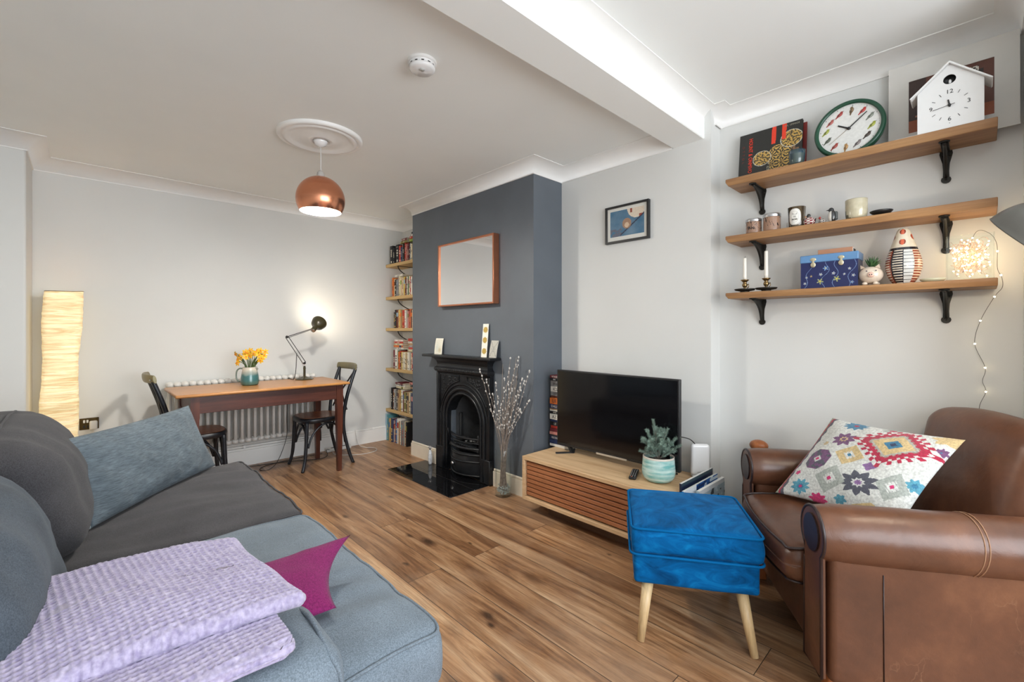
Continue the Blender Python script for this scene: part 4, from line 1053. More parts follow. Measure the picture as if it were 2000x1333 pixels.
# ------------------------------------------------------------------ dining table, chairs, radiator, desk lamp, daffodils
def table():
    X0, X1, Y0, Y1, H = .455, 1.700, 3.85, 4.475, .782
    t = thing('dining_table', 'narrow farmhouse table with pine top and dark mahogany stained legs before the radiator', 'table', (1.08, 4.16, 0), world=True)
    m = MB(); m.box(X0, X1, Y0, Y1, H-.022, H, .009, 3); m.build('tabletop', M['tabletop'], t)
    ax0, ax1, ay0, ay1 = .545, 1.650, 3.885, 4.445
    zt, zb = H-.022, .635
    for nm, b in (('apron', (ax0+.05, ax1-.05, ay0+.008, ay0+.03)), ('apron', (ax0+.05, ax1-.05, ay1-.03, ay1-.008))):
        m = MB(); m.box(b[0], b[1], b[2], b[3], zb, zt, .002, 1); m.build(nm, M['tableapron'], t)
    for x in (ax0+.008, ax1-.03):
        m = MB(); m.box(x, x+.022, ay0+.05, ay1-.05, zb, zt, .002, 1); m.build('apron', M['tableleg'], t)
    for x in (ax0, ax1):
        for y in (ay0, ay1):
            m = MB(); sx = 1 if x == ax0 else -1; sy = 1 if y == ay0 else -1
            def ring(z, w): return [V((x, y, z)), V((x+sx*w, y, z)), V((x+sx*w, y+sy*w, z)), V((x, y+sy*w, z))]
            R = [ring(zt, .056), ring(zb-.03, .056), ring(zb-.045, .053), ring(0.0, .034)]
            o_ = .009
            for r_ in R[3:]:
                for p in r_: p.x += sx*o_; p.y += sy*o_
            vs = [[m._v(p) for p in r_] for r_ in R]
            for i in range(3):
                for k in range(4): m._f([vs[i][k], vs[i][(k+1) % 4], vs[i+1][(k+1) % 4], vs[i+1][k]], False)
            m._f(vs[0]); m._f(vs[3])
            bmesh.ops.recalc_face_normals(m.bm, faces=list(m.bm.faces))
            m.build('leg', M['tableleg'], t)
    # chair
    def chair(lab, loc, rz):
        c = thing('bistro_chair', lab, 'chair', loc, rz, 'bentwood chairs at the dining table')
        # seat front towards +Y, back at -Y
        m = MB(); P = []
        for i in range(40):
            a = 2*PI*i/40; sx, sy = math.cos(a), math.sin(a); e = .62
            x = .195*abs(sx)**e*(1 if sx > 0 else -1); y = .195*abs(sy)**e*(1 if sy > 0 else -1)
            x *= 1-.10*(.5-y/.39); P.append((x, y))
        m.prism([(x*.94, y*.94, .452) for x, y in P], (0, 0, .008)); m.build('seat', M['seatwood'], c)
        m = MB()
        rows = [[(x*s, y*s, z) for x, y in P] for s, z in ((.93, .452), (.95, .4585), (1.0, .454), (1.02, .44), (1.0, .415), (.93, .412))]
        vs = [[m._v(p) for p in r_] for r_ in rows]; n = len(P)
        for i in range(len(rows)-1):
            for k in range(n): m._f([vs[i][k], vs[i][(k+1) % n], vs[i+1][(k+1) % n], vs[i+1][k]], True)
        m._f(vs[-1]); m.build('seat_rim', M['chairpaint'], c, recalc=True)
        for s in (-1, 1):
            m = MB(); m.tube(smoothpath([(s*.155, .155, .43), (s*.160, .163, .25), (s*.165, .175, .10), (s*.178, .20, .0)], 5), [.017]*5+[.0155]*5+[.014]*5+[.014], 10); m.build('leg', M['chairpaint'], c)
            # back leg runs up into the back upright
            pth = smoothpath([(s*.175, -.255, 0), (s*.165, -.215, .12), (s*.158, -.175, .30), (s*.160, -.17, .45), (s*.172, -.195, .62), (s*.178, -.235, .76), (s*.176, -.275, .875)], 5)
            m = MB(); m.tube(pth, .0155, 10); m.build('leg', M['chairpaint'], c)
            # brackets under the seat
            m = MB(); m.tube(smoothpath([(s*.158, .145, .20), (s*.152, .11, .30), (s*.148, .04, .375), (s*.148, -.03, .40), (s*.148, -.10, .375), (s*.152, -.155, .28)], 5), .0095, 8); m.build('side_brace', M['chairpaint'], c)
            # diagonal of the crossed back
            m = MB(); m.tube(smoothpath([(s*.158, -.20, .50), (s*.08, -.205, .58), (-s*.02, -.22, .68), (-s*.11, -.245, .78), (-s*.165, -.275, .865)], 5), .0085, 8, flat=.7); m.build('cross_strut', M['chairpaint'], c)
        m = MB(); m.tube(smoothpath([(-.155, .150, .20), (-.12, .152, .31), (-.05, .155, .385), (.05, .155, .385), (.12, .152, .31), (.155, .150, .20)], 5), .0095, 8); m.build('front_brace', M['chairpaint'], c)
        m = MB(); m.tube(smoothpath([(-.155, -.185, .20), (-.12, -.18, .31), (-.05, -.175, .385), (.05, -.175, .385), (.12, -.18, .31), (.155, -.185, .20)], 5), .0095, 8); m.build('back_brace', M['chairpaint'], c)
        # flat curved metal top rail
        m = MB()
        def rail(u, v):
            x = -.205+.41*u; bow_ = -.045*(1-(2*u-1)**2); w = .030*(1-.15*abs(2*u-1)**3); a = 2*PI*v
            return (x, -.268+bow_+.011*math.cos(a), .892+w*math.sin(a)-.012*math.cos(a))
        m.grid(rail, 24, 16, cv=True); m.face([rail(0, v/16) for v in range(16)]); m.face([rail(1, v/16) for v in range(16)])
        r = m.build('top_rail', plain('olive_metal_rail', srgb(130, 122, 94), .38, metal=.5, var=.15), c, recalc=True) if 'rail_m' not in M else m.build('top_rail', M['rail_m'], c, recalc=True)
        M['rail_m'] = r.data.materials[0]
        for s in (-1, 1):
            m = MB(); m.ball((s*.176, -.292, .885), .006, 10, 6); m.build('bolt', M['steel'], c)
        return c
    c = chair('black bistro chair tucked under the right end of the table, its crossed back showing', (1.565, 4.235, 0), PI/2)
    dup(c, (.625, 4.21, 0), -PI/2, 'black bistro chair at the left end of the table, partly behind the grey cushion')
    # radiator
    r = thing('radiator', 'long white column radiator on the back wall behind the dining table', 'radiator', (1.06, 4.575, 0), world=True)
    n = 23; xa, xb = .475, 1.655; p = (xb-xa)/n; z0, z1 = .235, .812
    root_sec = None
    for i in range(n):
        x = xa+p*(i+.5)
        if root_sec is None:
            m = MB()
            for yy in (4.535, 4.585): m.tube([(x, yy, z0+.03), (x, yy, z1-.03)], .0135, 10)
            for zz in (z0+.02, z1-.022):
                m.ball((x, 4.56, zz), (p*.53, .046, .026), 14, 10)
            root_sec = m.build('column', M['rad'], r); x_first = x
        else:
            c2 = root_sec.copy(); COL.objects.link(c2); c2.parent = r; c2.location = (x-x_first, 0, 0)
    m = MB(); m.tube([(xb, 4.56, .256), (xb+.05, 4.56, .256), (xb+.052, 4.56, .21), (xb+.052, 4.56, .135)], .008, 8); m.lathe([(.0, 0), (.016, 0), (.017, .03), (.012, .045), (0, .046)], (xb+.052, 4.56, .262), 14); m.build('valve', M['black'], r)
    m = MB(); m.tube([(-.1, 4.622, .178), (1.9, 4.622, .178), (1.95, 4.615, .16), (1.96, 4.61, .05), (1.96, 4.61, 0)], .0085, 8); m.tube([(.3, 4.622, .205), (xb+.052, 4.60, .205), (xb+.052, 4.56, .205)], .0075, 8)
    for x in (.6, 1.05, 1.5): m.box(x-.01, x+.01, 4.61, 4.638, .165, .192, .003, 1)
    m.build('pipe', M['trim'], r)
    # desk lamp
    B = V((1.475, 4.33, H+.0005))
    d = thing('desk_lamp', 'black and olive angle-arm desk lamp standing lit on the dining table', 'desk lamp', tuple(B), world=True)
    m = MB(); m.lathe([(.082, 0), (.084, .004), (.08, .008), (.045, .018), (.02, .026), (.011, .03), (.011, .095), (.013, .10), (.009, .125)], tuple(B), 6, smooth=False); m.build('base', M['olive'], d)
    E = V((1.322, 4.33, 1.178)); S = B+V((0.0, 0, .15))
    dirn = (E-S).normalized(); sd = V((0, 1, 0)); pr = dirn.cross(sd).normalized()
    m = MB(); m.tube([S+pr*.013-sd*.0, E+pr*.012], .0032, 6); m.tube([S-pr*.013, E-pr*.012], .0032, 6)
    m.ball(E, (.012, .012, .012), 10, 8); m.ball(S+dirn*.0, (.012, .014, .012), 10, 8); m.build('lower_arm', M['black'], d)
    m = MB()
    for k in (-1, 1):
        a = B+V((.01*k, 0, .11)); b_ = S+dirn*.13+pr*.013*k
        m.tube([a+(b_-a)*(i/60)+V((.0035*math.cos(i*1.6), .0035*math.sin(i*1.6), 0)) for i in range(61)], .0011, 4)
    m.build('spring', M['steel'], d)
    Hd = V((1.560, 4.30, 1.262))
    m = MB(); m.tube([E, Hd], .0036, 6); m.tube([E+V((0, 0, -.012)), Hd+V((-.03, 0, -.018))], .0026, 6); m.build('upper_arm', M['black'], d)
    # head points up, right and towards the wall
    ax_d = V((.50, .50, .40)).normalized(); q_ = V((0, 0, 1)).rotation_difference(ax_d).to_matrix()
    m = MB(); m.lathe([(.0, -.055), (.018, -.055), (.022, -.05), (.023, .0), (.026, .02), (.045, .035), (.062, .062), (.069, .095), (.070, .10), (.067, .10), (.060, .065), (.043, .04), (.02, .03), (0, .028)], Hd, 36, ax=q_, cap0=False, cap1=False); m.build('shade', M['olive'], d)
    m = MB()
    m.lathe([(.0, -.0565), (.016, -.0565), (.0175, -.0552)], Hd, 20, ax=q_, cap0=False, cap1=False); m.build('vent_cap', M['steel'], d)
    m = MB(); m.ball(Hd+ax_d*.062, .022, 14, 10); m.build('bulb', M['lampglow'], d)
    m = MB(); m.tube(smoothpath([S+dirn*.11+V((-.01, 0, 0)), (B.x-.075, B.y+.01, B.z+.07), (B.x-.088, B.y+.03, B.z+.004), (B.x-.09, B.y+.12, B.z+.004), (B.x-.09, 4.49, B.z-.02), (B.x-.10, 4.50, .45), (1.36, 4.46, .25), (1.27, 4.40, .06), (1.18, 4.35, .004), (1.12, 4.40, .004), (1.2, 4.5, .004), (1.5, 4.56, .004), (1.72, 4.55, .004)]), .003, 6)
    m.build('flex', M['cable_dark'], d)
    ld = bpy.data.lights.new('desk_lamp_light', 'SPOT'); ld.energy = 4.2; ld.color = (1, .86, .66); ld.spot_size = 2.7; ld.spot_blend = .9; ld.shadow_soft_size = .03
    lo = bpy.data.objects.new('desk_lamp_light', ld); COL.objects.link(lo); lo.location = Hd+ax_d*.092; lo.rotation_euler = ax_d.to_track_quat('-Z', 'Y').to_euler()
    # jug
    J = V((.995, 4.20, H+.0005))
    j = thing('jug', 'teal to cream glazed jug holding daffodils on the dining table', 'jug', tuple(J))
    def cf(u, z):
        k = max(0, min(1, (z-.085)/.045+.25*noise.noise(V((math.cos(u*6.3)*2, math.sin(u*6.3)*2, z*30))))); a = V(srgb(62, 108, 110)); b = V(srgb(206, 200, 186))
        lo = V(srgb(84, 108, 84)); k2 = max(0, 1-z/.05)*.6
        return tuple(a.lerp(lo, k2).lerp(b, k))
    prof = [(0, 0), (.054, 0), (.064, .008), (.068, .03), (.0665, .06), (.062, .09), (.056, .12), (.053, .142), (.054, .15), (.051, .15), (.05, .13), (.055, .05), (0, .03)]
    pr2 = []
    for i in range(len(prof)-1):
        a, b = prof[i], prof[i+1]
        for k in range(4): pr2.append((a[0]+(b[0]-a[0])*k/4, a[1]+(b[1]-a[1])*k/4))
    pr2.append(prof[-1])
    m = MB(); m.lathe(pr2, n=48, cap0=False, cap1=False, colf=cf); m.build('body', M['glaze'], j)
    rt = V((RX, RY, 0))
    m = MB(); hp = [rt*-.052+V((0, 0, .135)), rt*-.085+V((0, 0, .137)), rt*-.108+V((0, 0, .115)), rt*-.113+V((0, 0, .07)), rt*-.10+V((0, 0, .035)), rt*-.062+V((0, 0, .02))]
    m.tube(smoothpath(hp, 6), .006, 8); m.build('handle', plain('glazed_teal', srgb(110, 124, 116), .2, coat=.4), j)
    m = MB(); m.prism([rt*.045+V((0, 0, .15))+V((FX, FY, 0))*.018, rt*.072+V((0, 0, .132)), rt*.045+V((0, 0, .15))-V((FX, FY, 0))*.018, rt*.052+V((0, 0, .112))], (0, 0, .002)); m.build('spout', M['glaze'] if False else plain('glazed_grey', srgb(150, 152, 142), .2), j)
    # daffodils
    rr = random.Random(9); fw = V((FX, FY, 0))
    heads = [(-.115, .0, .255), (-.098, .0, .21), (-.09, -.02, .185), (-.055, .02, .255), (-.03, -.01, .275), (-.005, -.02, .262), (.0, .01, .285), (-.012, -.035, .235), (.035, .0, .262), (.055, .01, .28), (.075, .02, .285), (.085, -.02, .245), (.105, -.01, .22), (.12, .0, .24), (.13, .0, .275), (.098, -.02, .205), (-.07, -.01, .225), (.02, -.03, .245), (-.105, .03, .235), (.06, .04, .26)]
    def build_daff(tilt):
        fl = thing('daffodil', 'x', 'flower')
        return fl
    for i, (a, b, z) in enumerate(heads):
        h = J+rt*a+fw*b+V((0, 0, z)); base = J+rt*a*.22+fw*b*.3+V((0, 0, .04)); neck = J+rt*a*.34+fw*b*.5+V((0, 0, .155))
        fl = thing('daffodil', 'yellow daffodil with orange trumpet in the teal jug', 'flower', tuple(base), group='daffodils in the jug', world=True)
        m = MB(); m.tube(smoothpath([base, neck, neck.lerp(h, .7)+V((0, 0, .02)), h], 5), .0026, 5); m.build('stem', M['leaf'], fl)
        d_ = (rt*(a*3+rr.uniform(-.3, .3))-fw*rr.uniform(.3, 1.0)+V((0, 0, rr.uniform(-.3, .4)))).normalized(); q2 = V((0, 0, 1)).rotation_difference(d_).to_matrix()
        m = MB(); R = .024
        for k in range(6):
            an = 2*PI*k/6+rr.random()*.3; u_ = V((math.cos(an), math.sin(an), 0)); w_ = V((-math.sin(an), math.cos(an), 0))
            pts = [u_*.003, u_*.012+w_*.0075+V((0, 0, .002)), u_*R+w_*.004+V((0, 0, -.001)), u_*(R+.004), u_*R-w_*.004+V((0, 0, -.001)), u_*.012-w_*.0075+V((0, 0, .002))]
            m.face([h+q2 @ p for p in pts], True); m.face([h+q2 @ (p+V((0, 0, -.0008))) for p in pts][::-1], True)
        m.build('petals', M['yellow'], fl)
        m = MB(); m.lathe([(.003, 0), (.005, .004), (.0055, .008), (.0075, .010), (.0062, .0095), (.004, .005), (0, .003)], h, 12, ax=q2, cap0=False, cap1=False); m.build('trumpet', M['orange'], fl)
    for i in range(16):
        a = rr.uniform(-.09, .1); b = rr.uniform(-.03, .03); z = rr.uniform(.19, .25)
        base = J+rt*a*.25+V((0, 0, .05)); nk = J+rt*a*.38+fw*b*.5+V((0, 0, .155)); tp = J+rt*a+fw*b+V((0, 0, z)); 
        m = MB(); pt = smoothpath([base, nk, tp], 6); m.tube(pt, [.0045]*10+[.003, .002, .0008], 6, flat=.35)
        tag(m.build('daffodil_leaf', M['leaf']), 'long green daffodil leaf in the teal jug', 'leaf', 'daffodil leaves in the jug')
table()

def backwall():
    # rice paper lamp
    l = thing('paper_floor_lamp', 'tall glowing cream rice paper floor lamp in the corner behind the sofa', 'floor lamp', (-.105, 4.44, 0), world=True)
    def shp(u, v):
        a = 2*PI*u; z = .02+1.49*v; w = .098+.006*math.sin(z*4+1)+.004*math.sin(z*11); tw = .12*math.sin(z*1.3)
        cx = -.105-.010*math.sin(z*2.2)-.02*(1-v); cy = 4.44
        c_, s_ = math.cos(a+tw), math.sin(a+tw); e = .45
        x = w*abs(c_)**e*(1 if c_ > 0 else -1); y = w*abs(s_)**e*(1 if s_ > 0 else -1)
        k = .0035*nz((math.cos(a)*1.5, math.sin(a)*1.5, z*26))+.0016*nz((math.cos(a)*3, math.sin(a)*3, z*80))
        x *= 1+k/w*1.0; y *= 1+k/w
        if v > .97: x *= 1-.03*(v-.97)/.03; y *= 1-.03*(v-.97)/.03
        return (cx+x, cy+y, z+.006*math.sin(a+1)*v)
    m = MB(); m.grid(shp, 64, 220, cu=True); m.build('shade', M['rice'], l)
    m = MB(); m.tube([(shp(i/40, 1.0)[0]*1.0, shp(i/40, 1.0)[1], shp(i/40, 1.0)[2]) for i in range(40)], .0022, 5, closed=True); m.build('top_ring', M['brass'], l)
    m = MB(); m.box(-.20, -.01, 4.345, 4.535, 0, .018, .003, 1); m.tube([(-.105, 4.44, .018), (-.105, 4.44, .9)], .008, 8); m.build('base', M['white'], l)
    for z in (.45, 1.0):
        m = MB(); m.ball((-.105, 4.44, z), .03, 14, 10); m.build('bulb', M['lampglow'], l)
    # socket
    s = thing('wall_socket', 'antique brass double wall socket beside the paper lamp', 'socket', (.026, YB, .532), 0)
    m = MB(); m.box(-.054, .054, -.008, 0, -.043, .043, .003, 2); m.build('face_plate', M['chromeplate'], s)
    m = MB()
    for x in (-.028, -.010): m.box(x-.006, x+.006, -.012, -.007, .008, .03, .002, 1)
    m.build('rocker_switch', M['plug'], s)
    m = MB(); m.box(-.034, -.022, -.0085, -.0075, -.03, -.01); m.box(-.012, -.004, -.0085, -.0075, -.03, -.01); m.build('socket_holes', M['black'], s)
    p = thing('plug', 'white plug pushed into the brass wall socket, its cord hanging down', 'plug', (.026, YB-.008, .532), 0)
    m = MB(); m.softbox(.0, .046, -.042, 0, -.042, .022, .01, (3, 3, 3)); m.build('plug_body', M['plug'], p)
    m = MB(); m.tube(smoothpath([(.024, -.03, -.04), (.04, -.035, -.10), (.075, -.03, -.18), (.10, -.02, -.26), (.12, -.02, -.4), (.12, -.02, -.531)]), .0025, 6); m.build('cord', M['cable_white'], p)
    # cables and a power strip on the floor by the back wall
    e = thing('power_strip', 'white power strip on the floor by the back skirting, right of the table', 'power strip', (1.90, 4.585, 0.0), .05)
    m = MB(); m.box(-.13, .13, -.022, .022, 0, .035, .006, 2); m.build('body', M['plug'], e)
    m = MB()
    for x in (-.08, -.02, .04): m.box(x, x+.03, -.012, .012, .0345, .0358)
    m.build('socket_holes', M['cable_dark'], e)
    c = MB(); c.tube(smoothpath([(2.10, 4.635, .17), (2.105, 4.60, .06), (2.12, 4.52, .006), (2.20, 4.40, .004), (2.16, 4.28, .004), (2.02, 4.25, .004), (1.90, 4.31, .004), (1.80, 4.42, .004), (1.82, 4.54, .01)]), .0028, 6)
    tag(c.build('white_cable', M['cable_white']), 'loop of white cable lying on the floor right of the table', 'cable')
    c = MB(); c.tube(smoothpath([(1.79, 4.55, .03), (1.74, 4.50, .045), (1.72, 4.42, .01), (1.62, 4.38, .004), (1.45, 4.47, .004), (1.2, 4.55, .004), (.9, 4.60, .004)]), .003, 6)
    tag(c.build('black_cable', M['cable_dark']), 'black cable lying along the skirting under the radiator', 'cable')
backwall()
# ------------------------------------------------------------------ wall shelves on the right and everything on them
ZS = (2.083, 1.765, 1.447); XF_ = 2.60
WR = -PI/2
def shelves():
    for i, z in enumerate(ZS):
        nm = ['top', 'middle', 'bottom'][i]
        s = thing('wall_shelf', f'{nm} one of the three rustic wooden wall shelves above the armchair', 'shelf', (2.71, .47, z-.034), group='rustic wall shelves', world=True)
        m = MB(); th = .036 if i < 2 else .032
        def fn(p, s_, i=i):
            p = V(p); k = nz(p, 5, i*7)
            if s_[0] < -.5: p.x += .006*k+(.010 if s_[2] < 0 else 0)
            if s_[1] > .9: p.y += -.008 if s_[2] < 0 else 0.0
            p.z += .0012*nz(p, 9, i); return p
        m.softbox(XF_, XS-.001, -.045, .992, z-th, z, .004, (6, 60, 2), fn=fn); m.build('board', M['shelf'], s)
        for y in (.868, .110):
            m = MB(); zt = z-th-.0005; xw = XS-.001
            out = [(-.020, 0), (-.022, -.012), (-.017, -.035), (-.012, -.055), (-.010, -.09), (-.011, -.118)]
            pts = [(xw-.006, y+a, zt+b) for a, b in out]
            cz = zt-.128
            pts += [(xw-.006, y+.017*math.cos(t), cz+.017*math.sin(t)) for t in [PI*(.82+.17*k) for k in range(9)]]
            pts += [(xw-.006, y-a, zt+b) for a, b in out[::-1]]
            m.prism(pts, (.006, 0, 0))
            web = bez((xw-.155, y, zt-.006), (xw-.10, y, zt-.012), (xw-.03, y, zt-.05), (xw-.02, y, zt-.12), 10)
            m.prism([(xw-.004, y-.004, zt-.12)]+[(xw-.004, y-.004, zt)]+[(xw-.155, y-.004, zt)]+[(p.x, y-.004, p.z) for p in web], (0, .008, 0))
            m.tube([p for p in web], .0065, 8)
            m.tube([(xw-.008, y, zt-.11), (xw-.008, y, zt-.03)], .006, 8)
            m.box(xw-.165, xw, y-.014, y+.014, zt-.005, zt, .002, 1); m.lathe([(.018, 0), (.018, .005)], (xw-.158, y, zt-.005), 16)
            for dy, dz in ((-.012, -.022), (.012, -.022), (0, -.128)): m.ball((xw-.0075, y+dy, zt+dz), .004, 8, 6)
            m.build('bracket', M['bracket'], s)
shelves()
def top_items():
    z = ZS[0]+.001
    # cook book
    b = thing('large_book', 'large black book with red lettering and golden dishes, standing sideways on the top shelf', 'book', (2.735, .815, z), WR)
    R = Matrix.Rotation(-.13, 4, 'X'); w, h, t = .315, .288, .016
    dark = srgb(38, 38, 35); gold = srgb(196, 160, 84); gold2 = srgb(96, 78, 44); red = srgb(226, 62, 36)
    def ell(u, v, cx, cy, rx, ry): return ((u-cx)/rx)**2+((v-cy)/ry)**2
    def cf(u, v):
        for x in (.565, .725):
            if abs(u-x-.01*(v-.8)) < .032 and v > .66 and not (x > .6 and v < .70): return red
        for (cx, cy, rx, ry) in ((.385, .42, .15, .15), (.84, .68, .17, .17)):
            e = ell(u, v, cx, cy, rx, ry)
            if e < 1:
                if e > .88: return srgb(206, 204, 190)
                k = noise.noise(V((u*34, v*34, 2))); return gold if k > 0 else (gold2 if k > -.25 else srgb(60, 58, 50))
        bw = .13+.05*math.sin((v-.1)*3.6)
        if .0 < v < .62 and abs(u-.665) < bw*(1 if v < .5 else 1-(v-.5)*4):
            a = math.atan2((v % .17)-.085, ((u*1.1) % .17)-.085); k = math.sin(a*9)*.5+noise.noise(V((u*40, v*40, 9)))
            return gold if k > 0 else dark
        if ell(u, v, .86, .42, .10, .10) < 1: return srgb(128, 96, 66) if noise.noise(V((u*30, v*60, 5))) > -.1 else dark
        if abs(u-.50-.22*(v-.1)) < .055 and v < .32: return srgb(150, 150, 130) if noise.noise(V((u*60, v*30, 1))) > 0 else dark
        if .44 < u < .50 and v < .14: return srgb(176, 150, 96)
        if .355 < u < .395 and v < .13: return red
        if u < .12+.0 and v < .05: return red
        return dark
    m = MB(); m.xf = R; m.grid(lambda u, v: (-w/2+w*u, 0, h*v), 130, 120, colf=cf, smooth=False)
    m.col = dark; m.box(-w/2, w/2, t-.002, t, 0, h); m.box(-w/2, w/2, .0002, .0022, 0, h); m.box(-w/2, -w/2+.002, 0, t, 0, h)
    text_mb(m, 'HOUNT & ONMIVO', .029, at(-w/2+.060, -.0012, h*.53, roll=-PI/2), col=red, sx=.80, depth=.0008)
    text_mb(m, 'O  T  T  O  L', .017, at(-w/2+.022, -.0012, h*.58, roll=-PI/2), col=srgb(120, 44, 34), sx=1.1, depth=.0006)
    text_mb(m, 'AVL  UMMADE', .014, at(w/2-.05, -.0012, h*.945), col=srgb(150, 146, 128), sx=.8, depth=.0006)
    m.build('cover', M['print'], b)
    m = MB(); m.xf = R; m.box(-w/2+.003, w/2-.003, .0022, t-.002, .003, h-.003); m.build('pages', M['paper'], b)
    # magazine behind it
    o = thing('magazine', 'thin dark red magazine standing behind the large black book on the top shelf', 'magazine', (2.765, .800, z), WR)
    m = MB(); m.xf = Matrix.Rotation(-.10, 4, 'X'); m.col = srgb(120, 30, 26); m.box(-.15, .158, 0, .006, 0, .272, .001, 1); m.build('cover', M['book'], o)
    # small cup
    m = MB()
    def cf2(u, zz): return tuple(V(srgb(30, 58, 74)).lerp(V(srgb(70, 84, 80)), max(0, min(1, .5+1.2*noise.noise(V((math.cos(6.3*u)*1.5, math.sin(6.3*u)*1.5, zz*20)))))))
    m.lathe([(0, 0), (.026, 0), (.031, .01), (.035, .03), (.037, .055), (.038, .076), (.0355, .076), (.034, .05), (.028, .012), (0, .01)], n=36, cap0=False, cap1=False, colf=cf2)
    place(m, 'cup', M['glaze'], 'small dark teal ceramic cup between the black book and the bird clock', 'cup', (2.648, .655, z))
    # bird clock
    R0 = .143; c = thing('bird_clock', 'round green rimmed wall clock with small birds for numbers, leaning on the top shelf', 'clock', (2.70, .449, z), WR)
    T = Matrix.Rotation(-.12, 4, 'X') @ Matrix.Translation((0, 0, R0+.002)); AX = Matrix.Rotation(PI/2, 3, 'X')   # lathe axis -> -Y
    green = plain('dark_green_plastic', srgb(28, 74, 54), .28, var=.04)
    m = MB(); m.xf = T; m.lathe([(0, -.03), (R0-.018, -.03), (R0-.004, -.022), (R0, -.005), (R0-.001, .012), (R0-.008, .018), (R0-.018, .015), (R0-.0195, .008)], ax=AX, n=72, cap0=False, cap1=False); m.build('rim', green, c)
    m = MB(); m.xf = T; m.col = (.74, .74, .71); m.lathe([(0, .004), (R0-.018, .004)], ax=AX, n=72, cap0=False, cap1=False, smooth=False)
    def P(ang, r): a = math.radians(ang); return (r*math.sin(a), r*math.cos(a))
    TILT = 6
    m.col = (.03, .03, .03)
    for k in range(60):
        x, y = P(k*6+TILT, .117); 
        if k % 5 == 0: m.box(x-.0013, x+.0013, -.0052, -.0035, y-.0018, y+.0018)
        else: m.box(x-.0004, x+.0004, -.0048, -.0035, y-.0007, y+.0007)
    birds = [(0, (118, 96, 68)), (27, (178, 62, 58)), (55, (126, 132, 122)), (84, (150, 156, 60)), (110, (70, 58, 50)), (140, (128, 118, 116)), (182, (170, 130, 78)), (215, (158, 66, 58)), (240, (84, 92, 78)), (263, (150, 158, 70)), (292, (170, 92, 84)), (330, (160, 64, 60))]
    birds = [(k*30+TILT, bc[1]) for k, bc in enumerate(birds)]
    for k, (an, bc) in enumerate(birds):
        x, y = P(an, .092); bc = srgb(*bc); rot = -.6 if k not in (0, 6) else -1.2
        Rm = at(x, -.0048, y, roll=-rot); om = m.xf; m.xf = T @ Rm; m.col = bc
        L = .0165
        m.face([(L*.85*math.cos(t)-.001, L*.5*math.sin(t), 0) for t in [2*PI*i/12 for i in range(12)]])
        m.face([(L*.62+L*.42*math.cos(t), L*.30+L*.36*math.sin(t), .0002) for t in [2*PI*i/10 for i in range(10)]])
        m.face([(-L*.6, L*.22, 0), (-L*1.55, -L*.1, 0), (-L*1.5, -L*.36, 0), (-L*.5, -L*.3, 0)])
        m.col = tuple(min(1, q*1.5+.05) for q in bc); m.face([(L*.15+L*.5*math.cos(t), -L*.18+L*.22*math.sin(t), .0003) for t in [2*PI*i/10 for i in range(10)]])
        m.col = (.05, .05, .05); m.face([(-L*.5, L*.26, .0004), (-L*.5, -L*.06, .0004), (L*.3, L*.14, .0004)]); m.face([(L*1.02, L*.34, 0), (L*1.4, L*.24, 0), (L*1.0, L*.16, 0)])
        m.xf = om
    f = m.build('dial', M['print'], c)
    ink = M['black']
    def hand(an, L, wd, nm, back=.0, y=-.007, mat=ink):
        m = MB(); om = T @ Matrix.Rotation(math.radians(an), 4, 'Y'); m.xf = om
        m.prism([(-wd, y, -back), (wd, y, -back), (wd*.7, y, L), (-wd*.7, y, L)], (0, -.0012, 0)); m.build(nm, mat, c)
    HA = (-58, 48, -129)
    hand(HA[0], .052, .0042, 'hour_hand', .008); hand(HA[1], .094, .0026, 'minute_hand', .008, -.0085); hand(HA[2], .10, .0007, 'second_hand', .0, -.0095, M['brass'])
    m = MB(); m.xf = T; m.lathe([(.0065, .005), (.0065, .012), (0, .012)], ax=AX, n=16, cap0=False); m.build('hub', ink, c)
    # mount board with photograph
    p = thing('mounted_picture', 'large white mount board with a brown still life picture leaning behind the bird-box clock', 'picture', (2.765, .098, z), WR)
    w, h = .415, .395; L = Matrix.Rotation(-.03, 4, 'X')
    a0, a1, b0, b1 = -w/2+.072, w/2-.072, .068, h-.085
    m = MB(); m.xf = L
    for q in ((-w/2, a0, 0, h), (a1, w/2, 0, h), (a0, a1, 0, b0), (a0, a1, b1, h)): m.box(q[0], q[1], 0, .004, q[2], q[3])
    m.build('mount', plain('white_mount_board', (.70, .685, .65), .7, var=.02), p)
    rr = random.Random(1)
    def cf3(u, v):
        if v < .24: return srgb(150, 78, 44)
        c_ = srgb(96, 54, 40)
        if u < .22 and v > .2: c_ = srgb(58, 38, 32)
        if abs(u-.80) < .09 and .15 < v < .86: c_ = srgb(46, 34, 30)
        if .70 < u < .84 and .78 < v < .93: c_ = srgb(206, 202, 192) if (int(u*40)+int(v*26)) % 3 else srgb(70, 60, 50)
        if abs(u-.12) < .03 and .28 < v < .32: c_ = srgb(170, 120, 96)
        return c_
    m = MB(); m.xf = L; m.grid(lambda u, v: (a0+(a1-a0)*u, .003, b0+(b1-b0)*v), 60, 60, colf=cf3, smooth=False); m.build('picture_sheet', M['print'], p)
    # bird-box clock
    k = thing('bird_box_clock', 'white house shaped clock with pitched roof and round hole on the top shelf', 'clock', (2.615, .092, z), WR)
    w, d, he, ha = .200, .085, .175, .268; ym = d
    m = MB(); hr, hz, n = .0195, .205, 32
    o = [(w/2, 0), (w/2, he), (0, ha), (-w/2, he), (-w/2, 0)]
    # front with a real round hole
    ring = [(hr*math.cos(2*PI*i/n), hz+hr*math.sin(2*PI*i/n)) for i in range(n)]
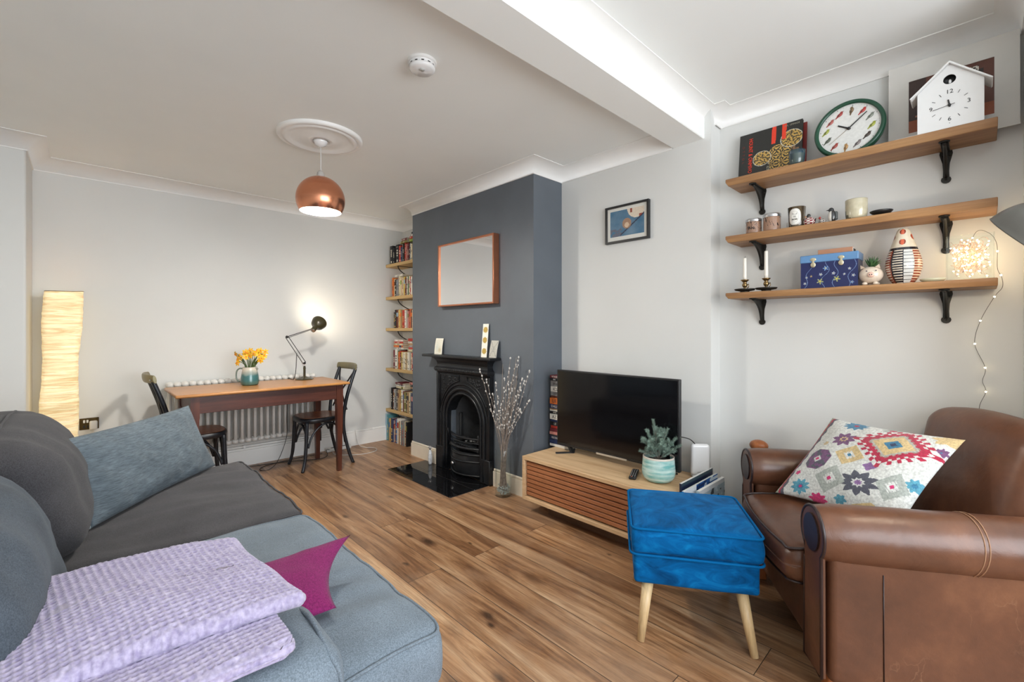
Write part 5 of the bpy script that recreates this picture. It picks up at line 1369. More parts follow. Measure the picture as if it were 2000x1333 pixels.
    def edge_pt(a):
        dx, dz = math.cos(a), math.sin(a); best = 1e9
        for i in range(5):
            (x1, z1), (x2, z2) = o[i], o[(i+1) % 5]; ex, ez = x2-x1, z2-z1; det = dx*(-ez)+dz*ex
            if abs(det) < 1e-9: continue
            t = ((x1)*(-ez)+(z1-hz)*ex)/det; s_ = (dx*(z1-hz)-dz*x1)/det
            if t > 0 and -1e-6 <= s_ <= 1+1e-6: best = min(best, t)
        return (dx*best, hz+dz*best)
    angs = sorted(set([2*PI*i/n for i in range(n)]+[math.atan2(zz-hz, xx) % (2*PI) for xx, zz in o]))
    for i in range(len(angs)):
        a, b_ = angs[i], angs[(i+1) % len(angs)]
        p1, p2 = edge_pt(a), edge_pt(b_); r1 = (hr*math.cos(a), hz+hr*math.sin(a)); r2 = (hr*math.cos(b_), hz+hr*math.sin(b_))
        m.face([(r1[0], 0, r1[1]), (p1[0], 0, p1[1]), (p2[0], 0, p2[1]), (r2[0], 0, r2[1])])
        m.face([(r1[0], 0, r1[1]), (r2[0], 0, r2[1]), (r2[0], .004, r2[1]), (r1[0], .004, r1[1])], True)
    for i in range(5):
        (x1, z1), (x2, z2) = o[i], o[(i+1) % 5]; m.face([(x1, 0, z1), (x2, 0, z2), (x2, d, z2), (x1, d, z1)])
    m.face([(x, d, z_) for x, z_ in o])
    m.build('case', M['white'], k, recalc=False)
    m = MB(); m.lathe([(hr+.006, 0), (hr+.006, .03), (0, .03)], (0, .0045, hz), 24, ax=Matrix.Rotation(-PI/2, 3, 'X'), cap0=False); m.build('nest_hole', M['black'], k)
    m = MB(); m.ball((.001, .012, hz-.007), (.005, .006, .010), 10, 8); m.build('little_bird', M['white'], k)
    sl = math.atan2(ha-he, w/2); t = .0055; ex = .028
    for s in (-1, 1):
        m = MB(); dx, dz = math.cos(sl), -math.sin(sl)
        L_ = (w/2)/math.cos(sl)+ex; nx, nz_ = math.sin(sl)*t, math.cos(sl)*t
        pts = [(0, -.016, ha+.001), (s*dx*L_, -.016, ha+.001+dz*L_), (s*(dx*L_+nx), -.016, ha+.001+dz*L_+nz_), (0, -.016, ha+.001+t/math.cos(sl))]
        m.prism(pts, (0, d+.026, 0)); m.build('roof_panel', M['white'], k, recalc=True)
    m = MB(); cz = .096; R_ = .056
    ts = 'black'
    for i in range(12):
        a = math.radians(30*i); x, y = R_*math.sin(a), R_*math.cos(a)
        if i in (0, 3, 6, 9): text_mb(m, {0: '12', 3: '3', 6: '6', 9: '9'}[i], .0235, at(x*1.02, -.0006, cz+y*1.02), depth=.0004)
        else:
            om = m.xf; m.xf = Matrix.Translation((x, 0, cz+y)) @ Matrix.Rotation(a, 4, 'Y'); m.box(-.0009, .0009, -.0008, .0001, -.006, .006); m.xf = om
    m.ball((0, -.0005, cz-.074), (.0014, .0005, .0014), 8, 5)
    m.build('numerals', M['black'], k)
    def hand2(an, L, wd, nm, back, y):
        m = MB(); m.xf = Matrix.Translation((0, 0, cz)) @ Matrix.Rotation(math.radians(an), 4, 'Y'); m.prism([(-wd, y, -back), (wd, y, -back), (wd, y, L), (-wd, y, L)], (0, -.001, 0)); m.build(nm, M['black'], k)
    hand2(-10, .024, .0024, 'hour_hand', .008, -.003); hand2(-99, .052, .0009, 'minute_hand', .016, -.005)
    m = MB(); m.lathe([(.005, 0), (.005, .007), (0, .007)], (0, 0, cz), 14, ax=AX); m.build('hub', M['black'], k)
    m = MB(); m.box(-.07, .07, -.012, .018, 0, .004, .001, 1)
    place(m, 'white_envelope', M['white'], 'thin white envelope lying at the front edge of the top shelf', 'envelope', (2.625, .195, z), WR)
top_items()
def mid_items():
    z = ZS[1]+.001; rr = random.Random(8)
    for y, r, h, lab, roll in ((.862, .039, .080, 'smaller pinkish brown candle tin with a silver lid, far left on the middle wall shelf', 1), (.772, .041, .092, 'larger brown candle tin with silver lid and dark brush marks, middle wall shelf', 2)):
        j = thing('candle_tin', lab, 'candle', (2.655, y, z), WR, 'lidded tins on the middle wall shelf')
        def cf(u, zz, k=roll):
            n = noise.noise(V((u*26, zz*60+u*50, k*3))); return srgb(44, 34, 32) if n > .36 and .25 < zz/h < .8 else srgb(150, 118, 98)
        m = MB(); pr = [(0, 0), (r-.002, 0), (r, .003)]+[(r, .003+(h*.8-.003)*i/18) for i in range(1, 19)]+[(0, h*.8)]
        m.lathe(pr, n=90, cap0=False, cap1=False, colf=cf); m.build('jar', M['glaze'], j)
        if roll == 1: 
            m = MB(); text_mb(m, 'No.', .026, at(.004, -r-.0004, h*.36), depth=.001); m.build('lettering', M['black'], j)
        m = MB(); m.lathe([(r+.001, h*.8), (r+.0015, h*.82), (r+.0005, h*.84), (r+.0015, h*.86), (r+.0015, h*.98), (r-.001, h), (r-.004, h-.003), (0, h-.003)], n=48, cap0=False); m.build('lid', M['steel'], j)
    m = MB(); m.box(-.010, .010, -.01, .01, 0, .042, .002, 1); place(m, 'small_white_box', M['white'], 'tiny white box beside the larger candle tin on the middle wall shelf', 'box', (2.70, .704, z), WR)
    c = thing('scented_candle', 'dark glass candle with an oval white label reading FEU DE BOIS', 'candle', (2.655, .657, z), WR)
    def cf(u, zz): return tuple(V(srgb(36, 34, 32)).lerp(V(srgb(112, 98, 76)), max(0, min(1, .5+1.5*noise.noise(V((math.cos(u*6.3)*3, math.sin(u*6.3)*3, zz*3)))))*.7))
    m = MB(); H = .104; m.lathe([(0, 0), (.033, 0), (.035, .004), (.0405, H), (.0385, H), (.034, .03), (0, .03)], n=48, cap0=False, cap1=False, colf=cf); m.build('tumbler', M['glaze'], c)
    m = MB(); cz = .052
    def onc(x, zz, e): # wrap on the tumbler
        r = .035+.0055*zz/H+e; a = x/r; return (r*math.sin(a), -r*math.cos(a), zz)
    for (rx, rz_, col, e) in ((.028, .041, (.75, .74, .70), .0006), (.0245, .0375, (.03, .03, .03), .0009), (.0238, .0368, (.75, .74, .70), .0012), (.0165, .0285, (.03, .03, .03), .0015), (.0158, .0278, (.75, .74, .70), .0018)):
        m.col = col; n = 28
        rim = []
        for i in range(n):
            t = 2*PI*i/n; sx, sy = math.cos(t), math.sin(t); ee = .75
            rim.append((rx*abs(sx)**ee*(1 if sx > 0 else -1), cz+rz_*abs(sy)**ee*(1 if sy > 0 else -1)))
        for i in range(n):
            a, b_ = rim[i], rim[(i+1) % n]
            m.face([onc(a[0]*.5, cz+(a[1]-cz)*.5, e), onc(a[0], a[1], e), onc(b_[0], b_[1], e), onc(b_[0]*.5, cz+(b_[1]-cz)*.5, e)]); m.face([onc(0, cz, e), onc(a[0]*.5, cz+(a[1]-cz)*.5, e), onc(b_[0]*.5, cz+(b_[1]-cz)*.5, e)])
    for s, zz, sz in (('FEU', cz+.014, .0125), ('DE', cz, .0085), ('BOIS', cz-.014, .0115)): text_mb(m, s, sz, at(0, -.0385-.0016*zz/H, zz), col=(.02, .02, .02), depth=.0006)
    m.build('label', M['print'], c)
    # hens and penguin
    def bird(name, lab, y, s, body, head, x=2.65, turn=0, g=None):
        o = thing(name, lab, 'figurine', (x, y, z), WR+turn, g)
        def cfb(u, v):
            if name == 'penguin_figurine': return None
            return srgb(206, 198, 190) if (int(u*16)+int(v*14)) % 2 else srgb(128, 32, 42)
        return o
    for y, s, lab in ((.600, 1.0, 'red and white patterned hen ornament on the middle wall shelf'), (.545, .62, 'tiny chick ornament with red head between the hen and the penguin')):
        o = thing('hen_figurine', lab, 'figurine', (2.645, y, z), WR)
        m = MB(); h = .045*s
        def body(u, v):
            a = 2*PI*u; th = PI*v; r = math.sin(th)*(1+.15*math.cos(th)); return (.026*s*r*math.cos(a), .020*s*r*math.sin(a), h*.5*(1-math.cos(th))*1.0)
        m.grid(body, 24, 16, cu=True, colf=lambda u, v: srgb(206, 198, 190) if (int(u*14)+int(v*11)) % 2 else (srgb(128, 32, 42) if s > .9 else srgb(70, 62, 60))); m.build('body', M['glaze'], o)
        m = MB(); m.ball((-.002*s if s > .9 else -.010, 0, h*1.08), (.009*s, .009*s, .012*s), 12, 8); m.build('head', plain('dark_grey_glaze', srgb(44, 46, 44), .3) if s > .9 else plain('red_glaze', srgb(150, 44, 40), .3), o)
        m = MB(); m.lathe([(.003*s, 0), (0, .009*s)], (-.012*s if s > .9 else -.018, 0, h*1.05), 8, ax=Matrix.Rotation(-PI/2, 3, 'Y')); m.build('beak', M['orange'], o)
        if s > .9: m = MB(); m.prism([(.012, -.002, .02), (.030, -.002, .034), (.026, -.002, .012)], (0, .004, 0)); m.build('tail', M['black'], o)
    o = thing('penguin_figurine', 'black and white penguin ornament on the middle wall shelf', 'figurine', (2.645, .500, z), WR, None)
    m = MB(); Hh = .076
    def pb(u, v):
        a = 2*PI*u; th = PI*v; r = math.sin(th)**.8*(.017-.006*(1-v)*0); zz = Hh*.78*(1-math.cos(th))/2; lean = .006*v; return (.5*r*0+r*math.cos(a)*1.05-.004+lean*0, r*math.sin(a), zz)
    m.grid(pb, 24, 16, cu=True, colf=lambda u, v: srgb(214, 212, 206) if 120 < (u*360) < 270 and v < .80 else srgb(46, 48, 50)); m.build('body', M['glaze'], o)
    m = MB(); m.ball((-.008, 0, Hh*.80), (.0115, .0105, .0125), 12, 8); m.build('head', plain('penguin_black', srgb(40, 42, 44), .3), o)
    m = MB(); m.lathe([(.0038, 0), (0, .014)], (-.017, 0, Hh*.82), 8, ax=Matrix.Rotation(-PI/2, 3, 'Y')); m.build('beak', M['black'], o)
    m = MB(); m.softbox(.006, .018, -.008, .012, .012, .052, .005, (2, 2, 4)); m.build('wing', plain('penguin_grey', srgb(78, 84, 84), .35), o)
    # bowl planter
    def cf4(u, zz):
        k = zz-.045+.05*math.sin(u*6.3+2.6); n = .3*noise.noise(V((u*9, zz*50, 3)))
        return tuple(V(srgb(196, 190, 168)).lerp(V(srgb(176, 168, 140)), .5+n)) if k > -.012 else tuple(V(srgb(110, 110, 98)))
    m = MB(); m.lathe([(0, 0), (.035, 0), (.040, .006), (.0425, .02), (.0435, .04)]+[(.0435, .04+.052*i/10) for i in range(1, 11)]+[(.0405, .092), (.04, .05), (0, .02)], n=60, cap0=False, cap1=False, colf=cf4)
    place(m, 'planter_bowl', M['glaze'], 'cream and grey glazed ceramic pot on the middle wall shelf', 'pot', (2.65, .410, z), WR)
    m = MB(); m.lathe([(0, .006), (.02, .004), (.036, .012), (.043, .020), (.042, .022), (.034, .015), (0, .009)], n=40, cap0=False, cap1=False); m.lathe([(.016, 0), (.018, .006)], n=20)
    place(m, 'dark_saucer', M['black'], 'shallow black saucer right of the ceramic pot on the middle wall shelf', 'dish', (2.65, .318, z+.0), WR)
mid_items()
def low_items():
    z = ZS[2]+.001
    for y, h, lab in ((.908, .122, 'left brass candlestick with a burnt white candle'), (.800, .148, 'right brass candlestick with a taller white candle')):
        c = thing('candlestick', lab, 'candlestick', (2.655, y, z), WR, 'brass candlesticks on the bottom wall shelf')
        m = MB(); m.lathe([(0, .010), (.03, .008), (.048, .012), (.0535, .019), (.052, .020), (.03, .012), (0, .013)], n=40, cap0=False, cap1=False); m.lathe([(.022, 0), (.024, .008)], n=24); m.build('saucer', M['bracket'], c)
        m = MB(); m.lathe([(.012, .012), (.008, .02), (.0055, .026), (.012, .034), (.014, .042), (.011, .05), (.008, .054), (.012, .06), (.021, .068), (.021, .071), (.009, .072), (.0, .072)], n=24, cap0=False)
        m.build('stem', M['brass'], c)
        m = MB(); m.tube([(.012, -.004, .04), (.022, -.01, .045), (.024, -.012, .03), (.014, -.006, .022)], .0022, 6); m.build('finger_loop', M['brass'], c)
        q = thing('candle', lab.replace('brass candlestick with a', 'of the two candles, a').replace('taller', 'taller') , 'candle', (2.655, y, z+.0705), WR, 'white candles in the brass candlesticks')
        q['label'] = 'shorter white candle in the left brass candlestick' if y > .85 else 'taller white candle in the right brass candlestick'
        m = MB(); m.lathe([(.0098, 0), (.0098, .02), (.0092, h*.6), (.0090, h-.004), (.007, h), (.003, h-.002), (0, h-.002)], n=20); m.build('wax_body', M['wax'], q)
        m = MB(); m.tube([(0, 0, h-.003), (.001, 0, h+.004), (.003, 0, h+.009)], .0008, 5); m.build('wick', M['black'], q)
    # blue tin
    t = thing('blue_tin', 'dark blue tin box with light blue lid, painted flowers and two clasps', 'tin box', (2.625, .516, z), WR)
    w, d, h = .232, .120, .165; navy = srgb(24, 34, 84)
    def cf(u, v):
        # vines and blossoms
        x, y = u*w, v*h*.78
        for (fx, fy, r, kd) in ((.082, .032, .015, 'y'), (.150, .040, .015, 'y'), (.105, .095, .012, 'b'), (.085, .066, .008, 'w'), (.137, .068, .008, 'w'), (.025, .055, .006, 'w'), (.045, .06, .006, 'o'), (.180, .060, .006, 'w'), (.215, .052, .008, 'w'), (.200, .085, .007, 'w'), (.018, .025, .007, 'w'), (.21, .02, .008, 'b')):
            dx, dy = x-fx, y-fy; rr_ = math.hypot(dx, dy); a = math.atan2(dy, dx)
            if rr_ < r*(.62+.38*math.cos(5*a+fx*90)):
                if rr_ < r*.25: return srgb(200, 180, 70)
                return {'y': srgb(150, 158, 110), 'b': srgb(120, 160, 210), 'w': srgb(186, 198, 214), 'o': srgb(170, 150, 110)}[kd]
        for (x0, x1, ph, am) in ((.015, .045, 0, .008), (.19, .222, 1, .009), (.09, .115, 2, .012), (.14, .15, 3, .01)):
            cx = x0+(x1-x0)*(y/.12)+am*math.sin(y*70+ph)
            if abs(x-cx) < .0009: return srgb(120, 144, 186)
        return navy
    m = MB(); m.grid(lambda u, v: (-w/2+w*u, 0, h*.78*v), 190, 105, colf=cf, smooth=False)
    m.col = navy; m.box(-w/2, w/2, .0004, d, 0, h*.78); m.build('tin_body', M['tin'], t)
    m = MB(); m.box(-w/2-.003, w/2+.003, -.003, d+.003, h*.77, h, .004, 2); m.build('lid', plain('light_blue_tin', srgb(94, 138, 184), .3, coat=.2), t)
    for x in (-.062, .052):
        m = MB(); m.ball((x, -.004, h*.86), (.013, .0025, .009), 14, 8); m.ball((x, -.0045, h*.70), (.011, .0025, .013), 14, 8); m.box(x-.004, x+.004, -.0065, -.002, h*.70, h*.86, .001, 1)
        m.build('clasp', plain('pale_brass', srgb(208, 198, 168), .3, metal=.8), t)
    m = MB(); w2 = .14
    b = thing('brown_box', 'flat pinkish brown box lying on the lid of the blue tin', 'box', (2.655, .495, z+h+.0005), WR)
    m.box(-w2/2, w2/2, 0, .085, 0, .026, .001, 1); m.build('box_body', plain('pinkish_card', srgb(176, 128, 100), .6), b)
    m = MB(); m.box(w2/2, w2/2+.0006, .004, .081, .002, .024); m.build('end_label', M['white'], b)
    m = MB()
    for k in range(5): m.box(w2/2+.0005, w2/2+.0012, .014+.012*k, .022+.012*k, .006, .021)
    m.build('end_print', M['black'], b)
    # pig
    p = thing('pig_planter', 'round white pig shaped planter with small ears and snout on the bottom shelf', 'planter', (2.65, .356, z), WR)
    R = .046
    m = MB()
    def pig(u, v):
        th = PI*(.12+.86*v); a = 2*PI*u; return (R*1.0*math.sin(th)*math.cos(a), R*.92*math.sin(th)*math.sin(a), .048+.040*math.cos(th))
    m.grid(pig, 40, 24, cu=True)
    for sx in (-1, 1):
        for sy in (-1, 1): m.ball((sx*.02, sy*.018, .008), (.011, .011, .008), 10, 6)
        m.prism([(sx*.018, -.022, .082), (sx*.036, -.014, .076), (sx*.034, -.030, .094)], (0, .006, 0))
    m.build('pig_body', plain('speckled_cream_glaze', srgb(216, 202, 186), .25, var=.06, vs=220, coat=.4), p)
    m = MB(); m.lathe([(.0125, 0), (.0125, .006), (.011, .008), (0, .008)], (.006, -.040, .046), 18, ax=AXN); m.build('snout', plain('pink_glaze', srgb(220, 182, 166), .25), p)
    m = MB()
    for x, zz, r in ((.002, .046, .0022), (.010, .046, .0022)): m.ball((x, -.0485, zz), (r, .0012, r*1.3), 8, 6)
    for x in (-.010, .024): m.ball((x, -.0395, .064), (.0025, .0025, .0028), 8, 6)
    m.build('eyes_nostrils', plain('navy_spot', (.01, .01, .05), .2), p)
    m = MB(); m.lathe([(.026, .080), (0, .084)], n=20, cap0=False); m.build('soil', M['soil'], p)
    s = thing('succulent', 'small spiky green succulent growing from the white pig planter', 'plant', (2.65, .356, z+.083), WR)
    m = MB(); rr = random.Random(6)
    for k in range(17):
        a = k*2.4; tl = .25+.9*(k/17); L = .052-.010*(k/17); d_ = V((math.cos(a)*math.sin(tl), math.sin(a)*math.sin(tl), math.cos(tl)))+V((.32, 0, 0)); d_.normalize()
        b0 = V((0, 0, 0)); m.tube([b0, b0+d_*L*.4, b0+d_*L*.75+V((0, 0, .002)), b0+d_*L+V((0, 0, .004))], [.0045, .0055, .004, .0006], 6, flat=.5)
    m.build('leaves', M['succulent'], s)
    # patterned vase
    cream = srgb(214, 204, 184); black = srgb(30, 30, 38); rust = srgb(130, 58, 40); orr = srgb(204, 98, 68)
    def cfv(u, zz):
        x = (u*360-270+540) % 360-180        # 0 = towards the room
        if zz > .160:
            for (cx, cz, r) in ((0, .232, .017), (0, .185, .018), (-75, .208, .018), (75, .208, .018), (150, .232, .017), (150, .185, .018), (-150, .20, .018)):
                rad = .036; dx = ((x-cx+180) % 360-180)*PI/180*(.022+.03*max(0, min(1, (.25-zz)/.09))); dz = zz-cz
                if math.hypot(dx, dz) < r*.72: return orr if abs(dx) < r*.32 else rust
            return cream
        seg = 3 if x < -85 else 0 if x < -36 else 1 if x < 3 else 2 if x < 40 else 3; zz2 = zz*1000
        if zz > .148: return black if seg in (0, 2, 3) else black
        st = (zz2 % 11) < 4.4
        xl = x-(-85 if seg == 0 else -36 if seg == 1 else 3 if seg == 2 else 40)
        if seg == 0: return (srgb(216, 206, 190) if st and 2 < xl < 44 else rust)
        if seg == 1: return (srgb(216, 206, 190) if st and xl > 4 else black)
        if seg == 2: return (black if (zz2 % 15) < 2.2 or xl < 1.5 or xl > 35 else srgb(200, 202, 200))
        return (srgb(220, 190, 164) if st else rust)
    prof = [(.034, 0), (.036, .002), (.044, .012), (.056, .035), (.0635, .065), (.0655, .085), (.0635, .105), (.057, .13), (.048, .16), (.038, .19), (.029, .22), (.022, .24), (.016, .248), (0, .251)]
    pr2 = []
    for i in range(len(prof)-1):
        a, b2 = prof[i], prof[i+1]; k = max(2, int((b2[1]-a[1])/.0022))
        for j in range(k): pr2.append((a[0]+(b2[0]-a[0])*j/k, a[1]+(b2[1]-a[1])*j/k))
    pr2.append(prof[-1])
    m = MB(); m.lathe(pr2, n=128, colf=cfv); place(m, 'patterned_vase', M['glaze'], 'pear shaped vase with orange dots above black, white and rust stripes on the bottom shelf', 'vase', (2.672, .243, z), WR)
    m = MB(); m.lathe([(0, .0), (.03, .0), (.040, .008), (.043, .014), (.041, .015), (.034, .008), (0, .004)], n=36, cap0=False, cap1=False)
    place(m, 'pale_dish', plain('celadon_glaze', srgb(196, 196, 170), .2, coat=.3), 'small pale green dish between the patterned vase and the glass box of lights', 'dish', (2.66, .146, z), WR)
    # glass box with fairy lights
    g = thing('glass_tank', 'square clear glass box filled with glowing fairy lights on the bottom shelf', 'glass box', (2.70, .034, z), WR)
    w, d, h, t = .142, .085, .190, .003
    m = MB(); m.box(-w/2, w/2, -d/2, d/2, 0, .006)
    for q in ((-w/2, w/2, -d/2, -d/2+t), (-w/2, w/2, d/2-t, d/2), (-w/2, -w/2+t, -d/2+t, d/2-t), (w/2-t, w/2, -d/2+t, d/2-t)): m.box(q[0], q[1], q[2], q[3], .006, h)
    m.build('glass_body', M['glass'], g)
    s = thing('fairy_lights', 'string of warm fairy lights heaped in the glass box and trailing down the wall', 'fairy lights', (2.70, .034, z), world=True)
    rr = random.Random(12); pts = []
    c0 = V((2.70, .034, z+.095)); p = c0.copy()
    for i in range(130):
        pts.append(c0+V((rr.uniform(-.030, .030), rr.uniform(-.058, .058), rr.uniform(-.078, .080))))
    path = smoothpath(pts, 5)
    lo = V((2.664, -.030, z+.012)); hi = V((2.736, .098, z+.180))
    for q in path:
        for a in range(3): q[a] = max(lo[a], min(hi[a], q[a]))
    m = MB(); m.tube(path, .00045, 4, caps=False); m.build('copper_wire', M['copper'], s)
    tail = smoothpath([path[-1], (2.72, .02, z+.198), (2.74, -.02, z+.200), (2.75, -.044, z+.15), (2.752, -.046, z+.05), (2.755, -.058, z+.012), (2.765, -.060, z-.03), (2.79, -.038, 1.381), (2.795, .003, 1.28), (2.80, .020, 1.18), (2.80, -.011, 1.078), (2.80, -.003, 1.02), (2.80, -.013, .975), (2.80, .006, .909), (2.80, .01, .80)], 8)
    m = MB(); m.tube(tail, .0008, 5, caps=False); m.build('trailing_wire', M['cable_dark'], s)
    b0 = None
    def bulb(pos, sc=1.0):
        nonlocal b0
        if b0 is None:
            m = MB(); m.ball((2.70, .034, z), .0028, 8, 6); b0 = m.build('bulb', M['bulb'], s); b0.location = pos-V((2.70, .034, z))
        else:
            c = b0.copy(); COL.objects.link(c); c.parent = s; c.location = pos-V((2.70, .034, z)); c.scale = (sc, sc, sc)
    for i in range(88): bulb(path[int((i+.5)*len(path)/88)], 1.0)
    for q in ((2.752, -.046, z+.12), (2.755, -.056, z+.02), (2.79, -.038, 1.381), (2.795, .003, 1.28), (2.80, .020, 1.18), (2.80, -.011, 1.078), (2.80, -.013, .975)): bulb(V(q)+V((-.003, 0, 0)), 1.15)
AXN = Matrix.Rotation(PI/2, 3, 'X')
low_items()
def frame_print():
    # small framed print on the tv wall
    y0, y1, z0, z1 = 1.497, 1.834, 1.842, 2.098
    w, h = y1-y0, z1-z0
    f = thing('framed_print', 'small black framed print in blue and cream on the wall above the television', 'picture', (XR, (y0+y1)/2, z0), WR)
    m = MB(); t = .014; d = .026
    m.box(-w/2, -w/2+t, -d, -.001, 0, h, .001, 1); m.box(w/2-t, w/2, -d, -.001, 0, h, .001, 1); m.box(-w/2+t, w/2-t, -d, -.001, 0, t, .001, 1); m.box(-w/2+t, w/2-t, -d, -.001, h-t, h, .001, 1)
    m.build('frame', M['black'], f)
    m = MB(); m.box(-w/2+t, w/2-t, -d+.012, -d+.014, t, h-t); m.build('mount', plain('cream_mount', (.70, .69, .64), .7, var=.02), f)
    def cf(u, v):
        du, dv = (u-.78)*1.5, v-1.02
        if math.hypot(du, dv) < .40: return srgb(214, 200, 182) if not (abs(u-.63) < .03 and v > .83) and not (abs(u-.9) < .05 and .62 < v < .75) else srgb(140, 62, 46)
        if math.hypot((u-.50)*1.5, v-.46) < .20: return srgb(158, 124, 100) if math.hypot((u-.5)*1.5, v-.40) > .1 else srgb(206, 180, 152)
        if abs((v-.05)-(u-.32)*1.02) < .03 and .32 < u: return srgb(36, 44, 66)
        if v < .3 and u < .35 and noise.noise(V((u*9, v*9, 2))) > -.1: return srgb(92, 96, 112)
        k = noise.noise(V((u*4, v*4, 6))); return tuple(V(srgb(60, 104, 134)).lerp(V(srgb(92, 124, 148)), .5+k))
    a = .060; m = MB(); m.grid(lambda u, v: (-w/2+a*.62+(w-a*1.24)*u, -d+.0112, a*.72+(h-a*1.30)*v), 70, 50, colf=cf, smooth=False); m.build('print_sheet', M['print'], f)
frame_print()
# ------------------------------------------------------------------ sofa, cushions, throw, footstool, armchair, reading lamp
def cushion(mb, c00, c10, c11, c01, th, n=48, pinch=.06, wrinkle=.004, seed=0, colf=None, n2=None):
    """soft cushion over the quad of its four corner points; th = half thickness; corners stay pointed"""
    c00, c10, c11, c01 = map(V, (c00, c10, c11, c01)); nrm = (c10-c00).cross(c01-c00).normalized(); n2 = n2 or n
    def pos(u, v, side):
        s, t = 2*u-1, 2*v-1
        uu = .5+.5*s*(1-pinch*(1-t*t)*abs(s)**1.5); vv = .5+.5*t*(1-pinch*(1-s*s)*abs(t)**1.5)
        p = c00*(1-uu)*(1-vv)+c10*uu*(1-vv)+c11*uu*vv+c01*(1-uu)*vv
        k = max(0, (1-s**4)*(1-t**4))**.55; k = k*(.62+.38*(1-s*s)*(1-t*t))
        w = wrinkle*(nz(p, 9, seed)+.5*nz(p, 22, seed))*min(1, k*2)
        edge = (1-max(abs(s), abs(t)))
        return p+nrm*side*(th*k)+nrm*w*min(1, edge*6)
    mb.grid(lambda u, v: pos(u, v, 1), n, n2, colf=colf)
    mb.grid(lambda u, v: pos(u, v, -1), n, n2, colf=colf, flip=True)
    bmesh.ops.remove_doubles(mb.bm, verts=list(mb.bm.verts), dist=1e-5)
    return pos
def sofa():
    s = thing('sofa', 'large grey blue fabric sofa along the left wall, faded towards its near end', 'sofa', (0, 2, 0), world=True)
    m = MB(); m.softbox(-.62, .665, .95, 3.13, .07, .30, .02, (6, 12, 3)); m.build('base', M['sofa_blue'], s)
    def seatfn(seed, y0, y1):
        def fn(p, q):
            p = V(p); k = (1-q[0]**2)*(1-q[1]**2)
            if q[2] > 0: p.z += .028*k+.012*nz(p, 4.5, seed)+.009*nz(V((p.x*2.5+p.y*4, p.y*11, 0)), 1.0, seed)
            if q[0] > .6: p.x += .02*(1-q[1]**2)*max(0, 1-abs(q[2]))+.010*nz(p, 5, seed+2)
            if abs(q[1]) > .8: p.y += (.012 if q[1] > 0 else -.012)*(1-q[2]**2)
            return p
        return fn
    m = MB(); m.softbox(-.10, .700, 2.03, 3.10, .285, .452, .045, (30, 40, 5), fn=seatfn(3, 2, 3)); m.build('seat_cushion', M['sofa_dark'], s)['label'] = 'charcoal far seat cushion'
    m = MB(); m.softbox(-.10, .700, .985, 2.025, .285, .456, .045, (30, 40, 5), fn=seatfn(8, 1, 2)); m.build('seat_cushion', M['sofa_blue'], s)['label'] = 'faded blue near seat cushion'
    for (a, b, mt, sd) in ((2.03, 3.10, 'sofa_dark', 3), (.985, 2.025, 'sofa_blue', 8)):
        fn = seatfn(sd, 0, 0); P = []
        def rp(x, y, q): return V(fn(V((x, y, .440)), q))+V((0, 0, .003))
        for i in range(12): P.append(rp(.03+.64*i/11, a+.012, (-.9+1.7*i/11, -.97, .8)))
        for i in range(20): P.append(rp(.690, a+.04+(b-a-.08)*i/19, (.97, -.95+1.9*i/19, .8)))
        for i in range(12): P.append(rp(.67-.64*i/11, b-.012, (.8-1.7*i/11, .97, .8)))
        m = MB(); m.tube(smoothpath(P, 3), .0045, 6); m.build('piping', M[mt], s)
    m = MB(); m.softbox(-.70, -.30, .95, 3.12, .07, .74, .07, (4, 10, 5)); m.build('back_frame', M['sofa_dark'], s)
    def backfn(seed, cy):
        def fn(p, q):
            p = V(p); k = (1-q[1]**2)*(1-q[2]**2)
            p.x += (.04*k if q[0] > 0 else 0)-.12*(q[2]*.5+.5)
            p.z += .03*(1-q[1]**2)*(1 if q[2] > 0 else 0)
            p += V((1, .3, 1))*(.012*nz(p, 5, seed)+.010*nz(V((p.x*1.5, p.y*3, p.z*1.2)), 3.2, seed)); return p
        return fn
    m = MB(); m.softbox(-.35, .03, 2.07, 3.08, .44, .865, .13, (10, 30, 14), fn=backfn(2, 2.6)); m.build('back_cushion', M['sofa_dark'], s)
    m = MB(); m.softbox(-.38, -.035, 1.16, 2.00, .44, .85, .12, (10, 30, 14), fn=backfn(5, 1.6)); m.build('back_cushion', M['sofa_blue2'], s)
    for (a, b, sd) in ((2.09, 3.06, 2), (1.18, 1.98, 5)):
        fn = backfn(sd, 0); P = []
        for i in range(24):
            q1 = -.86+1.72*i/23; y = (a+b)/2+q1*(b-a)/2; P.append(fn(V((-.10, y, .866-.03*abs(q1)**4)), (-.05, q1, 1.0))+V((0, 0, .003)))
        e = P[-1]; P += [e+V((.0, .04, -.03)), e+V((.01, .068, -.09))]
        m = MB(); m.tube(smoothpath(P, 3), .0048, 6); m.build('piping', M['sofa_dark'], s)
    def armfn(p, q):
        p = V(p); p += V((.6, .6, 1))*(.008*nz(p, 6, 1)); 
        if q[2] > 0: p.z += .012*(1-q[1]**2)
        if q[0] > .6: p.x += .015*(1-q[2]**2)
        return p
    m = MB(); m.softbox(-.62, .405, .925, 1.20, .07, .565, .055, (20, 10, 12), fn=armfn); m.build('arm', M['sofa_blue'], s)
    P = [(.385, .935, .10), (.395, .935, .35), (.392, .935, .50), (.375, .955, .555), (.375, 1.06, .578), (.375, 1.17, .556)]
    m = MB(); m.tube(smoothpath(P, 6), .005, 6); m.build('piping', M['sofa_blue'], s)
    for x, y in ((.60, 1.02), (.60, 3.05), (-.6, 1.02), (-.6, 3.05)):
        m = MB(); m.tube([(x, y, .072), (x, y, 0)], [.028, .02], 14); m.build('leg', M['footwood'], s)
